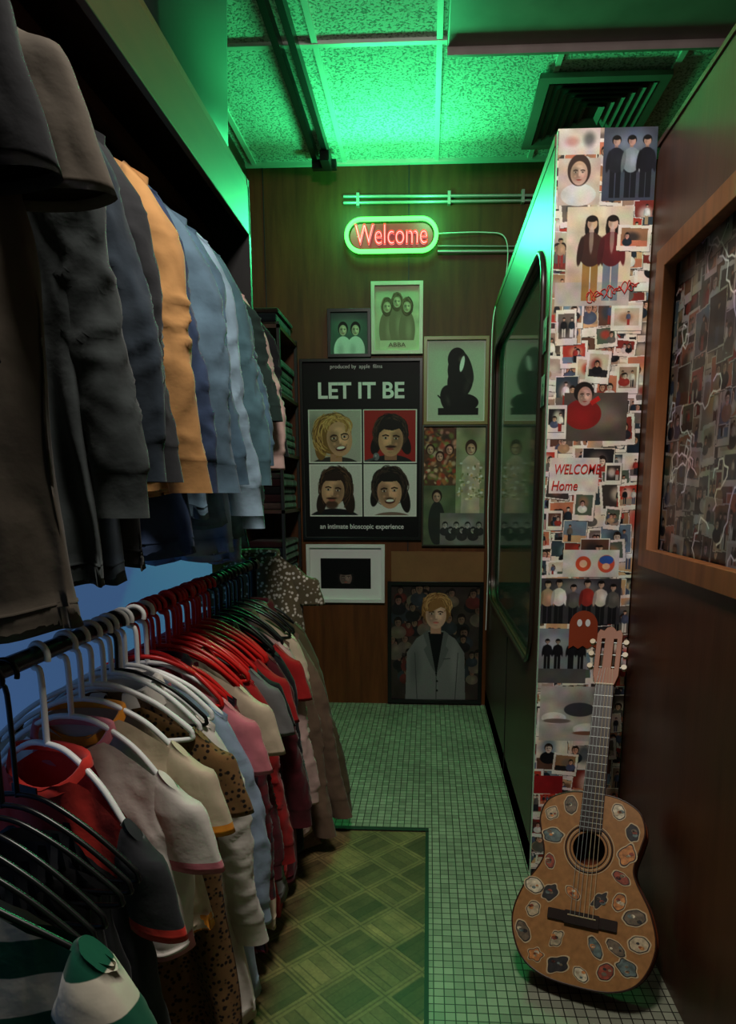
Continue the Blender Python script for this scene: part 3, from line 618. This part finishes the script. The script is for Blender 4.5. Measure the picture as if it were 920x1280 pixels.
def garment(name,x,y,z,L,hw,m,sleeve='long',slen=.58,d0=.075,d1=.17,yaw=0,thick=.035,seed=0,collar=None,accent=None,flare=.12,lean=.06,hanger=None,neck=.075,placket=False,srad=.062,amp=.014,hd=None,hhw=None,strap=False,yoke=0):
    rd=random.Random(seed*31+5); ph=rd.random()*6; kx=rd.uniform(34,52); off=Vector((seed*3.1,seed*1.7,0))
    bm=bmesh.new(); nu,nv=84,44; rings=[]
    def top(xx,front):
        a=abs(xx); zt=-d0-(d1-d0)*max(0,(a-.045))/(hw-.045)
        if a<neck: zt-=(.06 if front else .012)*(1-(a/neck)**2)
        return zt
    for j in range(nv+1):
        v=j/nv; r=[]
        W=hw*(1+flare*v-.10*math.sin(min(1,v*3)*math.pi)*.6)
        for i in range(nu):
            u=2*math.pi*i/nu; cu,su=math.cos(u),math.sin(u)
            xx=W*math.copysign(abs(cu)**.75,cu); front=su<0
            T=(.012+thick*min(1,v*3.2)) + (.03*(max(0,1-(abs(xx)/(neck*1.3))**2)) *max(0,1-v*5))
            yy=T*math.copysign(abs(su)**.8,su)
            zt=top(xx*hw/W,front); zz=zt*(1-v)-v*L
            nz=noise.noise(Vector((xx*6,v*2.2,1.0 if front else 4.0))+off)
            nz2=noise.noise(Vector((xx*16,v*5,2.0 if front else 7.0))+off)
            rg=(1-abs(nz2)*3)
            yy+=amp*1.5*min(1,v*2)*math.sin(xx*kx+ph+nz*2.5+v*1.2)*(.5+v*.9)+nz*.010*min(1,v*3)+math.copysign(max(-.3,rg)*.0035,su)
            xx2=xx+.008*v*math.sin(v*9+ph+xx*8)
            zz+=nz*.012*v+ .006*v*math.sin(xx*kx+ph)
            r.append(bm.verts.new((xx2,yy,zz)))
        rings.append(r)
    ny=int(yoke*nv)
    if ny: grid_faces(bm,rings[:ny+1],True,1); grid_faces(bm,rings[ny:],True,0)
    else: grid_faces(bm,rings,True,0)
    r2=[bm.verts.new((p.co.x*1.008,p.co.y*1.05,p.co.z-.003)) for p in rings[-1]]; 
    r3=[bm.verts.new((p.co.x*.985,p.co.y*.85,p.co.z+.03)) for p in rings[-1]]
    grid_faces(bm,[rings[-1],r2,r3],True,1 if accent else 0)
    rw_=rings[-3]; w1=[bm.verts.new((p.co.x*1.003,p.co.y*1.06,p.co.z)) for p in rw_]; w2=[bm.verts.new((p.co.x*1.003,p.co.y*1.06+math.copysign(.001,p.co.y),p.co.z-.004)) for p in rw_]
    grid_faces(bm,[rw_,w1,w2],True,0)
    if sleeve:
        for s in(-1,1):
            ns=70 if sleeve=='long' else 16; rs_=[]; sy=rd.uniform(-.018,.018); ln=lean*rd.uniform(.8,1.15); NS=30
            bend=rd.uniform(-.02,.02); f0=rd.uniform(0,6)
            for j in range(ns+1):
                t=j/ns
                if sleeve=='long':
                    cx=s*(hw*.90+.022*math.sin(t*math.pi*.5)+ln*t+.006*math.sin(t*8+f0)); cy=sy*t*2+bend*math.sin(t*math.pi); cz=-d1+.012-slen*t
                    ra=srad*(.42+.58*min(1,t*7)**.6)*(1-.30*t)
                    if t>.9: ra=srad*.64
                else:
                    cx=s*(hw*.90+.28*slen*t+.01); cy=sy*t*.5; cz=-d1+.012-slen*t; ra=srad*(.42+.6*min(1,t*3)**.6)
                r=[]
                for i in range(NS):
                    a=2*math.pi*i/NS
                    w=noise.noise(Vector((math.cos(a)*1.3+s,math.sin(a)*1.3,t*4))+off)
                    if sleeve=='long':
                        k_=1 if t<.9 else .15
                        fold=math.sin(3*a+t*7+f0)*.06*(.5+.8*t)
                        rg=1-abs(noise.noise(Vector((math.cos(a)*1.0+s*2,math.sin(a)*1.0+t*5,t*11))+off))*4
                        w2=(fold+max(-.3,rg)*.085*(.35+math.exp(-((t-.5)/.18)**2)+.7*t))*k_
                        q=ra*(1+.12*w*k_+w2)
                    else: q=ra*(1+.08*w)
                    tilt=(1-min(1,t*4))*.8
                    r.append(bm.verts.new((cx+q*math.cos(a)*(1-tilt*.35),cy+q*(.60 if sleeve=='long' else .42)*math.sin(a),cz-s*q*math.cos(a)*tilt*.9)))
                rs_.append(r)
            # short sleeves carry their ribbed edge on the last rows of the tube
            if sleeve=='long' or not accent: grid_faces(bm,rs_,True,0)
            else: grid_faces(bm,rs_[:-2],True,0); grid_faces(bm,rs_[-3:],True,1)
            bm.faces.new(rs_[0])
            e=rs_[-1]; mx0=sum(q.co.x for q in e)/NS; my0=sum(q.co.y for q in e)/NS
            r4=[bm.verts.new(((p.co.x-mx0)*.9+mx0,(p.co.y-my0)*.85+my0,p.co.z+.012)) for p in e]
            grid_faces(bm,[e,r4],True,1 if accent else 0)
            if sleeve=='long' and collar:
                out=[]
                for k,e_ in enumerate((rs_[-8],rs_[-7],rs_[-1])):
                    X0=sum(q.co.x for q in e_)/NS; Y0=sum(q.co.y for q in e_)/NS; sc=1.02 if k==0 else 1.09
                    out.append([bm.verts.new((X0+(p.co.x-X0)*sc,Y0+(p.co.y-Y0)*sc,p.co.z-(.004 if k==2 else 0))) for p in e_])
                grid_faces(bm,out,True,0)
    if strap:
        for s in(-1,1):
            xs=s*hw*.55
            P=[(xs-.006,-.02,-d1-.02),(xs+.006,-.02,-d1-.02),(xs+.006,0,-d0+.03),(xs-.006,0,-d0+.03),(xs+.006,.02,-d1-.02),(xs-.006,.02,-d1-.02)]
            V=[bm.verts.new(p) for p in P]; bm.faces.new(V[:4]); bm.faces.new((V[3],V[2],V[4],V[5]))
    if collar:
        nc=26; pr=[(.0,.0),(.002,.022),(.006,.034),(.016,.03),(.026,.006),(.034,-.018)]; rr_=[]
        for k,(dr,dz) in enumerate(pr):
            r=[]
            for i in range(nc):
                a=-math.pi/2+.22+(2*math.pi-.44)*i/(nc-1)
                pt_=1.0+ (.9 if k>=4 else 0)*max(0,1-min(i,nc-1-i)/4.)*.5
                r.append(bm.verts.new(((neck*.93+dr)*math.cos(a),(.036+dr)*math.sin(a)*1.0,-d0+dz*pt_-.018-(.03*max(0,-math.sin(a)))) ))
            rr_.append(r)
        grid_faces(bm,rr_,False,1 if accent else 0)
    elif accent:
        rr_=[]
        for k,(dr,dz) in enumerate(((0,-.004),(.003,.01),(.012,.012),(.016,-.006))):
            rr_.append([bm.verts.new(((neck*.95+dr)*math.cos(2*math.pi*i/28),(.03+dr)*math.sin(2*math.pi*i/28),-d0+dz-.012-(.052*max(0,-math.sin(2*math.pi*i/28))))) for i in range(28)])
        grid_faces(bm,rr_,True,1)
    me=bpy.data.meshes.new(name); bm.to_mesh(me); bm.free()
    o=link(me,name,None,[m]+([accent] if accent else [])); o.location=(x,y,z); o.rotation_euler=(0,0,yaw)
    if placket:
        pb=bmesh.new(); cols=[]
        for j in range(16):
            t=j/15; vz=-d0-.07-(L-d0-.08)*t
            best=min((v for v in me.vertices[:nu*(nv+1)] if abs(v.co.x)<.03 and v.co.y<.2 and abs(v.co.z-vz)<.03),key=lambda v:v.co.y,default=None)
            yy=(best.co.y if best else -.04)-.004
            cols.append([pb.verts.new((-.016,yy,vz)),pb.verts.new((.016,yy,vz))])
        grid_faces(pb,cols,False,0)
        me2=bpy.data.meshes.new('placket'); pb.to_mesh(me2); pb.free(); q=link(me2,'placket',None,[m]); q.parent=o
    if hanger:
        h=hanger_mesh(hanger,hhw or hw,*(hd or (d0,d1))); h.parent=o
    return o
den=lambda n,c: fabric(n,c,.22)
F=dict(
 black=fabric('black_cotton',C(26,27,30)), charcoal=fabric('charcoal_twill',C(50,51,54)), taupe=fabric('grey_brown_cotton',C(88,80,70)),
 ddenim=den('dark_denim',C(66,72,72)), ddenim2=den('dark_indigo_denim',C(50,60,70)), tan=fabric('tan_canvas',C(196,146,92),.08), navy=den('navy_denim',C(58,74,104)),
 blue1=den('mid_blue_denim',C(84,112,132)), blue2=den('steel_blue_denim',C(98,124,142)), blue3=den('light_blue_denim',C(146,172,190)), blue4=den('washed_teal_denim',C(78,110,120)),
 green=fabric('dark_green_cotton',C(38,54,50)), pink=fabric('pale_pink_cotton',C(200,168,160)), white=fabric('white_cotton',C(222,214,204)), cream=fabric('cream_cotton',C(205,186,160)),
 red=fabric('red_cotton',C(165,34,34)), coral=fabric('coral_rib',C(214,58,48)), orange=fabric('orange_rib',C(222,140,44)),
 leopard=fabric('leopard_print',C(30,22,16),.1,'spots',C(120,88,54),85), plaid=fabric('red_plaid_flannel',C(110,26,34),.1,'plaid',C(30,20,30),60),
 maroon=fabric('maroon_cotton',C(84,26,34)), olive=fabric('olive_drab_cotton',C(84,76,54)), brown=fabric('brown_wool',C(112,90,74)), pgreen=fabric('pine_green_knit',C(24,92,70)),
 floral=fabric('floral_print',C(205,196,182),.05,'spots',C(90,80,60),60), ltblue=fabric('pale_blue_cotton',C(150,168,190)), grey=fabric('grey_marl',C(110,108,108)), rose=fabric('rose_cotton',C(206,120,130)))
UX,UZ=-.78,2.08
upper=[('black_shirt',.66,'black',.72,'long',.5,1),('dark_cotton_shirt',.86,'black',.62,'short',.28,1),('grey_brown_shirt',.99,'taupe',.98,'short',.24,0),('dark_denim_jacket',1.12,'ddenim',.93,'long',.66,1),
 ('charcoal_jacket',1.22,'ddenim2',.93,'long',.6,1),('navy_shirt',1.32,'charcoal',.92,'long',.6,1),('tan_jacket',1.44,'tan',.78,'long',.62,1),('indigo_denim_shirt',1.54,'navy',.92,'long',.62,1),('steel_denim_shirt',1.64,'blue2',.84,'long',.62,1),
 ('blue_denim_shirt',1.74,'blue1',.86,'long',.6,1),('light_denim_shirt',1.83,'blue3',.94,'long',.68,1),('teal_denim_shirt',1.92,'blue4',.9,'long',.6,1),
 ('chambray_shirt',2.0,'blue3',.98,'long',.72,1),('washed_denim_shirt',2.08,'blue1',.94,'long',.54,1),('dark_green_shirt',2.18,'green',.88,'long',.4,1),('pale_pink_shirt',2.28,'pink',.8,'long',.55,0),('black_jacket',2.38,'black',.7,'long',.5,1)]
for i,(n,y,fk,L,sl,sn,co) in enumerate(upper):
    garment(n,UX+random.uniform(-.01,.01)-(.02 if i>12 else 0),y,UZ,L,.225 if i<13 else .215,F[fk],sl,sn,yaw=random.uniform(-.2,.06),seed=i+1,collar=co,thick=.028,placket=bool(co) and i in(3,6,8,10),hanger=M_blackp,lean=.06 if i<11 else .08,srad=.066 if sl=='long' else .085,amp=.012)
LX,LZ=-.67,1.025
rk=empty('clothes_rack',(LX,1.5,0))
tube('top_rail',[(LX,.2,LZ),(LX,2.58,LZ)],.016,M_black,rk)
for y in(.22,2.57):
    tube('post',[(LX,y,.02),(LX,y,LZ+.03)],.014,M_black,rk); tube('foot',[(LX-.22,y,.018),(LX+.2,y,.018)],.016,M_black,rk)
    tube('end_cap',[(LX,y-.02,LZ),(LX,y+.02,LZ)],.024,M_black,rk)
tube('lower_rail',[(LX,.22,.12),(LX,2.57,.12)],.012,M_black,rk)
for k in range(8):
    y=.72+k*.038
    garment('black_camisole',LX+.02,y,LZ,.80+.02*(k%3),.15,F['black' if k%3 else 'charcoal'],None,d0=.27,d1=.34,yaw=random.uniform(-.2,.05),seed=k+20,thick=.012,hanger=M_blackp,hd=(.19,.29),hhw=.215,strap=True,neck=.09,amp=.007,flare=.3)
stripe=fabric('cream_green_stripe_knit',C(214,206,186),.05,'stripe',C(22,84,64),40)
garment('striped_sweater',LX+.11,.615,LZ,.8,.235,stripe,'long',.5,d0=.11,d1=.215,yaw=.05,seed=77,thick=.03,hanger=M_blackp,hd=(.1,.195),lean=.02)
lower=[('ringer_tee',1.10,'charcoal',.92,'short',None,'coral',M_white,-.38,.17,.29),('white_blouse',1.19,'white',.58,'short',None,'rose',M_white,-.15,.15,.26),('cream_tee',1.25,'cream',.62,'short',None,'orange',M_white,.0,0,0),
 ('leopard_dress',1.33,'leopard',1.0,'short',None,None,M_white,.0,0,0),('long_white_shirt',1.41,'white',.98,'long',1,None,M_white,.05,0,0),('pale_blue_shirt',1.48,'ltblue',.96,'long',None,None,M_white,.05,0,0),
 ('rose_top',1.54,'rose',.8,'short',None,None,M_white,0,0,0),('plaid_shirt',1.60,'plaid',.94,'long',1,None,M_redp,.05,0,0),('cream_blouse',1.66,'cream',.9,'short',None,None,M_redp,.0,0,0),('maroon_top',1.71,'maroon',.9,'long',None,None,M_redp,.0,0,0),
 ('red_shirt',1.76,'red',.9,'long',1,None,M_redp,.05,0,0),('grey_tee',1.81,'grey',.88,'short',None,None,M_redp,.0,0,0),('black_tee',1.86,'black',.9,'short',None,None,M_redp,.0,0,0),('red_tee',1.91,'red',.88,'short',None,None,M_redp,.03,0,0),
 ('black_vest',1.96,'black',.86,None,None,None,M_redp,.0,0,0),('dark_red_shirt',2.01,'maroon',.95,'long',1,None,M_redp,0,0,0),('black_blouse',2.07,'black',.9,'long',None,None,M_blackp,0,0,0),
 ('red_jersey',2.13,'red',.9,'short',None,None,M_blackp,.0,0,0),('pale_tee',2.19,'pink',.9,'long',None,None,M_blackp,0,0,0),('taupe_coat',2.26,'brown',.98,'long',1,None,M_blackp,-.02,0,0),('cream_knit',2.33,'cream',.9,'long',None,None,M_blackp,0,0,0),
 ('brown_coat',2.40,'brown',1.0,'long',1,None,M_blackp,.0,0,0),('olive_jacket',2.49,'olive',.97,'long',1,'maroon',M_blackp,.0,0,0)]
for i,(n,y,fk,L,sl,co,ac,hm_,yw,a0,a1) in enumerate(lower):
    far=n in('brown_coat','olive_jacket','taupe_coat'); a0=a0 or .135; a1=a1 or .235
    garment(n,LX+random.uniform(-.008,.012),y,LZ,L,.21 if n=='leopard_dress' else .20,F[fk],sl,(.72 if far else .55) if sl=='long' else .17,d0=a0,d1=a1,yaw=yw,seed=i+40,collar=co,accent=F[ac] if ac else None,thick=.02,hanger=hm_,lean=.13 if far else .05,srad=.056,amp=.011,flare=.45 if far else (.12 if L<.7 else .26),hd=(a0-.02,a1-.03),yoke=.17 if n=='ringer_tee' else 0,neck=.085 if n=='ringer_tee' else .075)
lab=box('neck_label',-.03,.03,-.052,-.049,-.235,-.215,M_black); lab.parent=bpy.data.objects['ringer_tee']; 
sph=empty('clothes_hangers',(LX,1.7,LZ))
def spare(hm_,ys,seed):
    rd=random.Random(seed)
    for y in ys:
        h=hanger_mesh(hm_,.205,.095,.185); h.name='hanger'; h.parent=sph; h.location=(0,y-1.7,0); h.rotation_euler=(rd.uniform(-.05,.05),0,rd.uniform(-.22,.22))
spare(M_white,(1.29,1.37,1.44),1); spare(M_redp,(1.51,1.57,1.63,1.69,1.735,1.785,1.835,1.885,1.935,1.985),2); spare(M_blackp,(1.40,2.04,2.1,2.16,2.22,2.3,2.37),3)
garment('floral_blouse',LX-.02,2.75,LZ+.12,.8,.17,F['floral'],'short',.15,yaw=.1,seed=90,accent=F['floral'])

# ------------------------------------------------------------ guitar
gt=empty('acoustic_guitar',(0,0,0))
u=Vector((.18,.53,.828)).normalized(); w=Vector((.90,-.42,0)); w=(w-u*w.dot(u)).normalized(); n=w.cross(u).normalized()
if n.y>0: n=-n
hole_c=Vector((.447,1.745,.345))
G=basis(hole_c-u*.34,w,u,n)
M_spruce=mat('spruce_soundboard',C(160,112,66),.35,var=.1,vscale=8,stretch=(8,8,8),coat=.4)
M_mahog=mat('mahogany_sides',C(120,56,24),.3,var=.12,vscale=6,coat=.5)
M_rose=mat('rosewood',C(38,24,18),.4,var=.15); M_bind=mat('dark_binding',C(52,26,14),.35); M_cream=mat('cream_tuner_button',C(206,186,150),.35,var=.02)
half=[(0,0,0),(.09,.008,0),(.152,.045,0),(.184,.125,0),(.168,.205,0),(.128,.275,0),(.119,.312,0),(.133,.365,0),(.141,.41,0),(.122,.458,0),(.065,.486,0),(0,.49,0)]
full=half+[(-a,b_,0) for a,b_,_ in half[-2:0:-1]]
OUT=[(p.x,p.y) for p in catmull(full,6,True)]
holeL=[(.043*math.cos(t),.34+.043*math.sin(t)) for t in np.linspace(0,2*math.pi,40,endpoint=False)]
flat_shape('soundboard',[OUT,holeL],.004,M_spruce,G@Matrix.Translation((0,0,-.002)),gt)
bm=bmesh.new(); D=.092
a_=[bm.verts.new(G@Vector((x,y,-.003))) for x,y in OUT]; b__=[bm.verts.new(G@Vector((x,y,-D))) for x,y in OUT]
grid_faces(bm,[a_,b__]); bm.faces.new(b__[::-1]); me=bpy.data.meshes.new('sides_and_back'); bm.to_mesh(me); bm.free(); link(me,'sides_and_back',gt,[M_mahog])
tube('binding',[tuple(G@Vector((x,y,-.002))) for x,y in OUT],.0028,M_bind,gt,cyclic=True)
tube('back_binding',[tuple(G@Vector((x,y,-D))) for x,y in OUT],.0028,M_bind,gt,cyclic=True)
for r_,mm,th in((.050,M_rose,.0016),(.056,M_cream,.0008),(.062,M_rose,.0024),(.067,M_cream,.0008)):
    tube('rosette',[tuple(G@Vector((r_*math.cos(t),.34+r_*math.sin(t),.0))) for t in np.linspace(0,2*math.pi,48,endpoint=False)],th,mm,gt,cyclic=True)
def gbox(name,x0,x1,y0,y1,z0,z1,m,wtop=None):
    bm=bmesh.new(); k=wtop if wtop else 1; P=[]
    for yy,s in((y0,1),(y1,k)):
        for xx,zz in((x0*s,z0),(x1*s,z0),(x1*s,z1),(x0*s,z1)): P.append(bm.verts.new(G@Vector((xx,yy,zz))))
    for f in((0,1,2,3),(7,6,5,4),(0,4,5,1),(1,5,6,2),(2,6,7,3),(3,7,4,0)): bm.faces.new([P[i] for i in f])
    bmesh.ops.recalc_face_normals(bm,faces=bm.faces); bmesh.ops.bevel(bm,geom=bm.edges[:],offset=.0015,segments=2,affect='EDGES')
    me=bpy.data.meshes.new(name); bm.to_mesh(me); bm.free(); return link(me,name,gt,[m])
gbox('fingerboard',-.031,.031,.385,.813,0,.007,M_rose,.84)
gbox('neck',-.029,.029,.47,.815,-.022,.001,M_mahog,.86); gbox('heel',-.026,.026,.45,.5,-.08,-.01,M_mahog,.8)
for k in range(1,20):
    d=.65*(1-2**(-k/12)); yy=.815-d
    if yy>.39: gbox('fret',-.027-.004*(k/19),.027+.004*(k/19),yy-.0008,yy+.0008,.006,.0085,M_steel)
gbox('nut',-.0265,.0265,.813,.818,0,.010,M_cream)
gbox('bridge',-.09,.09,.145,.173,0,.007,M_rose); gbox('bridge_tie_block',-.045,.045,.142,.176,.004,.011,M_rose); gbox('saddle',-.038,.038,.163,.166,.006,.014,M_cream)
for k in range(6):
    s=(k-2.5)/2.5; tube('string_%d'%(k+1),[tuple(G@Vector((s*.029,.165,.0145))),tuple(G@Vector((s*.0225,.815,.0105))),tuple(G@Vector((s*.018,.87,.0)))],.0006,M_cream if k>2 else M_steel,gt,res=1)
H=G@Matrix.Translation((0,.815,-.004))@Matrix.Rotation(-.1,4,'X')
hs=[(-.027,0),(-.036,.03),(-.037,.17),(-.030,.185),(-.018,.18),(-.01,.192),(0,.196),(.01,.192),(.018,.18),(.030,.185),(.037,.17),(.036,.03),(.027,0)]
sl1=[(-.024,.05),(-.012,.05),(-.012,.155),(-.024,.155)]; sl2=[(-x,y) for x,y in sl1]
flat_shape('headstock',[hs,sl1,sl2],.018,mat('headstock_wood',C(150,84,44),.5,var=.1,coat=.05),H,gt,.001)
for s in(-1,1):
    for k in range(3):
        yy=.06+k*.042
        tube('tuner_shaft',[tuple(H@Vector((s*.01,yy,0))),tuple(H@Vector((s*.052,yy,-.002)))],.003,M_steel,gt)
        tube('tuner_button',[tuple(H@Vector((s*.05,yy,-.008))),tuple(H@Vector((s*.05,yy,.008)))],.0085,M_cream,gt)
sk=random.Random(3); stm=[mat('sticker_%d'%i,C(*c_),.5,var=.25,vscale=90) for i,c_ in enumerate([(186,166,134),(110,94,76),(196,126,70),(44,40,40),(210,196,166),(150,70,50),(98,112,108)])]
M_stb=mat('sticker_paper',C(196,170,132),.5,var=.03)
pos=[(-.13,.16),(-.15,.1),(-.11,.05),(-.05,.04),(.01,.03),(.07,.05),(.12,.07),(.145,.13),(.13,.19),(.09,.22),(-.09,.21),(-.135,.22),(-.1,.29),(-.1,.36),(-.11,.42),(-.06,.45),(.1,.34),(.11,.4),(.07,.45),(.09,.28),(.04,.1),(-.06,.1),(.09,.11),(-.03,.22),(.04,.215)]
for k,(x,y) in enumerate(pos):
    a,b_=sk.uniform(.02,.034),sk.uniform(.014,.024); rot=sk.random()*3; nn=sk.choice((2,2,4,5)); ph=sk.random()*6; am=sk.uniform(.04,.16)
    def shp(q,am=am): return [(x+q*(a*math.cos(t)*math.cos(rot)-b_*math.sin(t)*math.sin(rot))*(1+am*math.sin(nn*t+ph)+.03*math.sin(7*t)),y+q*(a*math.cos(t)*math.sin(rot)+b_*math.sin(t)*math.cos(rot))*(1+am*math.sin(nn*t+ph)+.03*math.sin(7*t))) for t in np.linspace(0,2*math.pi,36,endpoint=False)]
    flat_shape('sticker_border',[shp(1.0)],.0006,M_stb,G@Matrix.Translation((0,0,.0006)),gt)
    flat_shape('sticker_outline',[shp(.88)],.0006,stm[3],G@Matrix.Translation((0,0,.0010)),gt)
    flat_shape('sticker_print',[shp(.78)],.0006,stm[k%7],G@Matrix.Translation((0,0,.0014)),gt)
    for q in range(4):
        ox,oy=x+sk.uniform(-.4,.4)*a,y+sk.uniform(-.4,.4)*b_; r1=sk.uniform(.002,.005)
        flat_shape('sticker_mark',[[(ox+r1*1.5*math.cos(t),oy+r1*math.sin(t)) for t in np.linspace(0,2*math.pi,12,endpoint=False)]],.0006,stm[(k+3+q*2)%7],G@Matrix.Translation((0,0,.0018)),gt)
bpy.context.view_layer.update()
zmin=min((o.matrix_world@v.co).z for o in gt.children for v in o.data.vertices)
gt.location=(0,0,-zmin+.001)

# ------------------------------------------------------------ lights
def area(name,loc,target,size,power,col,sy=None):
    l=bpy.data.lights.new(name,'AREA'); l.energy=power; l.color=col; l.size=size
    if sy: l.shape='RECTANGLE'; l.size_y=sy
    o=bpy.data.objects.new(name,l); COL.objects.link(o); o.location=loc
    o.rotation_euler=(Vector(target)-Vector(loc)).to_track_quat('-Z','Y').to_euler(); return o
def point(name,loc,power,col,r=.04):
    l=bpy.data.lights.new(name,'POINT'); l.energy=power; l.color=col; l.shadow_soft_size=r
    o=bpy.data.objects.new(name,l); COL.objects.link(o); o.location=loc; return o
area('ceiling_downlight',(-.05,.9,3.0),(0,1.9,.6),.35,31,(1,.93,.85))
area('neon_glow_lamp',(-.215,3.98,2.69),(-.2,2.2,2.3),.5,22,(.05,1,.3),.16)
for x in(-.42,-.02): point('neon_tube_lamp',(x,3.9,2.80),4,(.05,1,.3))
wld=bpy.data.worlds.new('world'); scene.world=wld; wld.use_nodes=True; wld.node_tree.nodes['Background'].inputs[0].default_value=(.5,.55,.6,1); wld.node_tree.nodes['Background'].inputs[1].default_value=.02
scene.view_settings.view_transform='Standard'

cam=bpy.data.cameras.new('camera'); co=bpy.data.objects.new('camera',cam); COL.objects.link(co); scene.camera=co
co.location=(0,0,1.3); co.rotation_euler=(math.radians(80),0,math.radians(2.75))
cam.sensor_fit='VERTICAL'; cam.sensor_height=36; cam.sensor_width=36; cam.lens=850/1280*36
cam.shift_y=125/1280; cam.shift_x=-34/1280; cam.clip_start=.02
